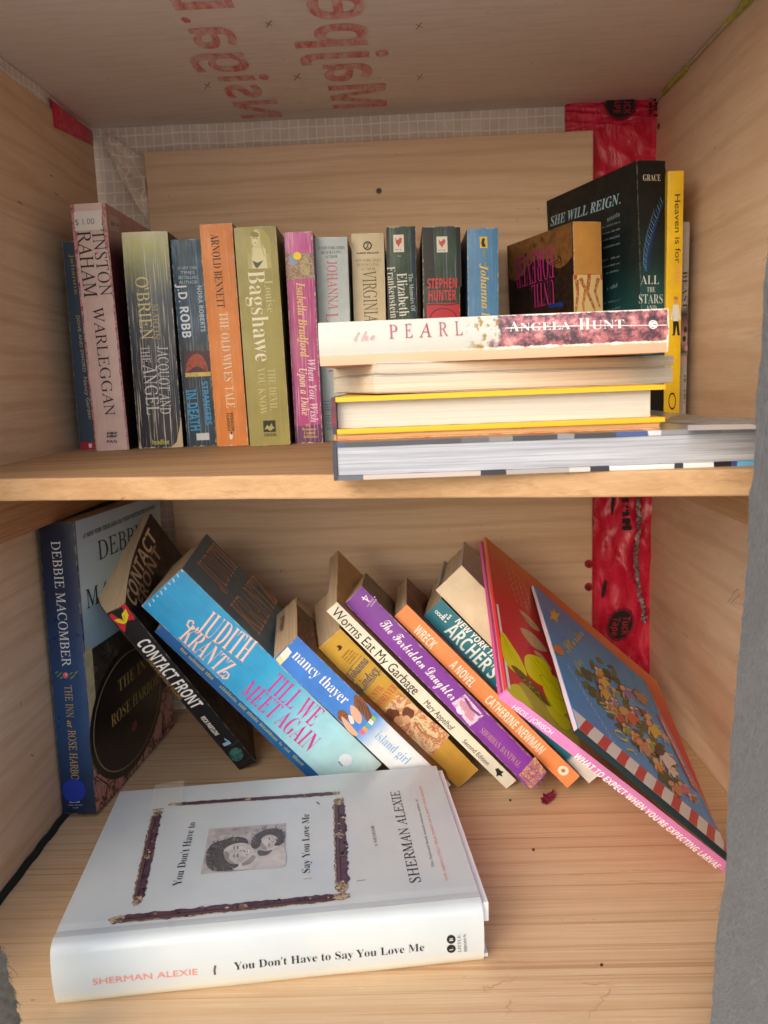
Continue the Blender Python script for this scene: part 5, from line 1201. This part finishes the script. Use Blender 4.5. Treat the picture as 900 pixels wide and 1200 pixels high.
for s_, t in ((.40, .50), (.41, .68)): f.stroke([PQ(s_ + .012, t - .035), PQ(s_, t), PQ(s_ + .012, t + .035)], .0009, ds, 7); f.stroke([PQ(s_ - .035, t - .04), PQ(s_ - .045, t), PQ(s_ - .03, t + .045)], .0006, ds, 7)
f.stroke([PQ(.44, .59), PQ(.49, .575), PQ(.50, .62)], .0006, ds, 7); blob([(.535, .54), (.555, .60), (.545, .67), (.525, .70), (.53, .60)], ds, 7); f.stroke([PQ(.538, .56), PQ(.546, .61), PQ(.536, .67)], .0008, G('#e4e2e0'), 8)
for s_, t in ((.79, .36), (.79, .50)): f.stroke([PQ(s_ + .010, t - .03), PQ(s_, t), PQ(s_ + .010, t + .03)], .0007, ds, 7)
f.stroke([PQ(.88, .38), PQ(.895, .44), PQ(.88, .50)], .0009, ds, 7); f.stroke([PQ(.82, .42), PQ(.85, .43), PQ(.85, .46)], .0005, ds, 7)
rr = random.Random(8)
for cx, cy, rx, ry, n_ in ((.27, .62, .24, .36, 80), (.80, .32, .21, .22, 55)):   # loose curls breaking the hair outline
    for k in range(n_):
        a_ = rr.uniform(0, 6.28)
        if n_ == 80 and -.9 < a_ - 6.28 * (a_ > 3.14) < .9: continue
        if n_ == 55 and 1.0 < a_ < 2.4: continue
        p0 = (cx + rx * math.cos(a_) * rr.uniform(.8, 1.0), cy + ry * math.sin(a_) * rr.uniform(.8, 1.0)); d_ = rr.uniform(.02, .05)
        p1 = (min(.985, max(.015, p0[0] + d_ * math.cos(a_ + rr.uniform(-1, 1)))), min(.985, max(.02, p0[1] + 1.6 * d_ * math.sin(a_ + rr.uniform(-1, 1)))))
        p2 = (min(.985, max(.015, p1[0] + d_ * rr.uniform(-1, 1))), min(.985, max(.02, p1[1] + d_ * rr.uniform(-1.6, 1.6))))
        f.stroke([PQ(*p0), PQ(*p1), PQ(*p2)], .0006, G(rr.choice(['#443f3f', '#5a5555', '#76706f', '#908a89'])), 5.6, taper=.4)
for k in range(26): 
    s_, t = rr.uniform(.05, .30), rr.uniform(.34, .92); f.stroke([PQ(s_, t), PQ(s_ + .03, t - .05), PQ(s_ + .05, t + rr.uniform(-.02, .04))], .0004, G(rr.choice(['#6c6868', '#807c7b', '#252222'])), 4.5)
# broken frame mouldings printed round it
def moulding(pts, w, seed):
    """pts: centre line; layered bands of dark plum, gilt and black with chipped ends"""
    q = [np.array(f.uv(p)) for p in pts]; L = np.linalg.norm(q[-1] - q[0]); e = (q[-1] - q[0]) / L; n_ = np.array([-e[1], e[0]]); rr = random.Random(seed)
    def band(o0, o1, m, layer, jag, ext=0.0):
        k = 44; A, B = [], []
        for i in range(k + 1):
            t = -ext + (1 + 2 * ext) * i / k; p = q[0] + e * L * t
            cut = 1 - max(0, abs(t - .5) * 2 - .93) * 8
            A.append(f.at(*(p + n_ * (o0 + jag * rr.uniform(-1, 1) * w) * max(.15, cut)), layer)); B.append(f.at(*(p + n_ * (o1 + jag * rr.uniform(-1, 1) * w) * max(.15, cut)), layer))
        f.mb.raw(A + B, [(i, i + 1, k + 2 + i, k + 1 + i) for i in range(k)], m)
    plum = blotch('plum moulding', ['#2c2028', '#4a3440', '#5c4450', '#3a2a32'], 220, 6, .4); gilt = blotch('chipped gilt', ['#6a5646', '#b8a488', '#4a3a32', '#c8b89c'], 260, 6, .4)
    band(-w * .5, w * .5, plum, 1, .10); band(-w * .48, -w * .38, gilt, 2, .04); band(-w * .26, -w * .12, ink('#5e484a'), 2, .03); band(-w * .10, -w * .04, ink('#221a1e'), 3, .02)
    for c in (0.0, 1.0, rr.uniform(.4, .6)):
        p = q[0] + e * L * c; wd = w * (.6 if c in (0., 1.) else .38)
        A = [f.at(*(p + (e * math.cos(t) * wd * 1.1 + n_ * math.sin(t) * wd * .75) * (1 + rr.uniform(-.28, .28))), 4) for t in [6.283 * i / 15 for i in range(15)]]
        f.mb.poly(A, gilt)
    for k in range(12):
        t = rr.uniform(.05, .95); p = q[0] + e * L * t + n_ * w * rr.uniform(-.1, .5); wd = w * rr.uniform(.06, .16)
        f.mb.poly([f.at(*(p + np.array([math.cos(a_), math.sin(a_)]) * wd * rr.uniform(.6, 1.4)), 5) for a_ in [6.283 * i / 7 for i in range(7)]], ink(rr.choice(['#c8b496', '#1e181c', '#8a6a5c'])))
moulding([(184, 953), (161, 1056)], .0072, 1); moulding([(136, 1078), (400, 1051)], .0072, 2); moulding([(397, 940), (401, 1040)], .0085, 3); moulding([(203, 943), (394, 930)], .0050, 4)
f.stroke([(178, 950), (184, 948.6), (192, 948)], .0012, ink('#2a2226'), 2); f.stroke([(418, 1033), (428, 1031.6)], .0006, ink('#8a8070'), 2); f.stroke([(371, 940), (374.6, 943)], .0009, ink('#2a2226'), 2); f.stroke([(356, 1030.4), (366, 1029.6)], .0007, ink('#b8a484'), 2)
tp = NT('clear tape'); tp.p.inputs['Alpha'].default_value = .22; tp = tp.done(lin('#f2efe0'), .12, .6)
f.quad([(182, 920), (216, 915), (213, 950), (176, 953)], tp, 6, 3)
b.done()
mb = MB(); mb.box((Ta * .62, .004, -.0042), (Ta - .0026, Da - .003, -.0002), ink('#eef0f2', .4)); b.part(mb, 'book_board')
mb = MB(); mb.box((.0006, .004, -.0034), (.0030, Da - .003, -.0002), ink('#e8eaec', .4)); b.part(mb, 'book_board')
bpy.data.curves.remove(_keep)
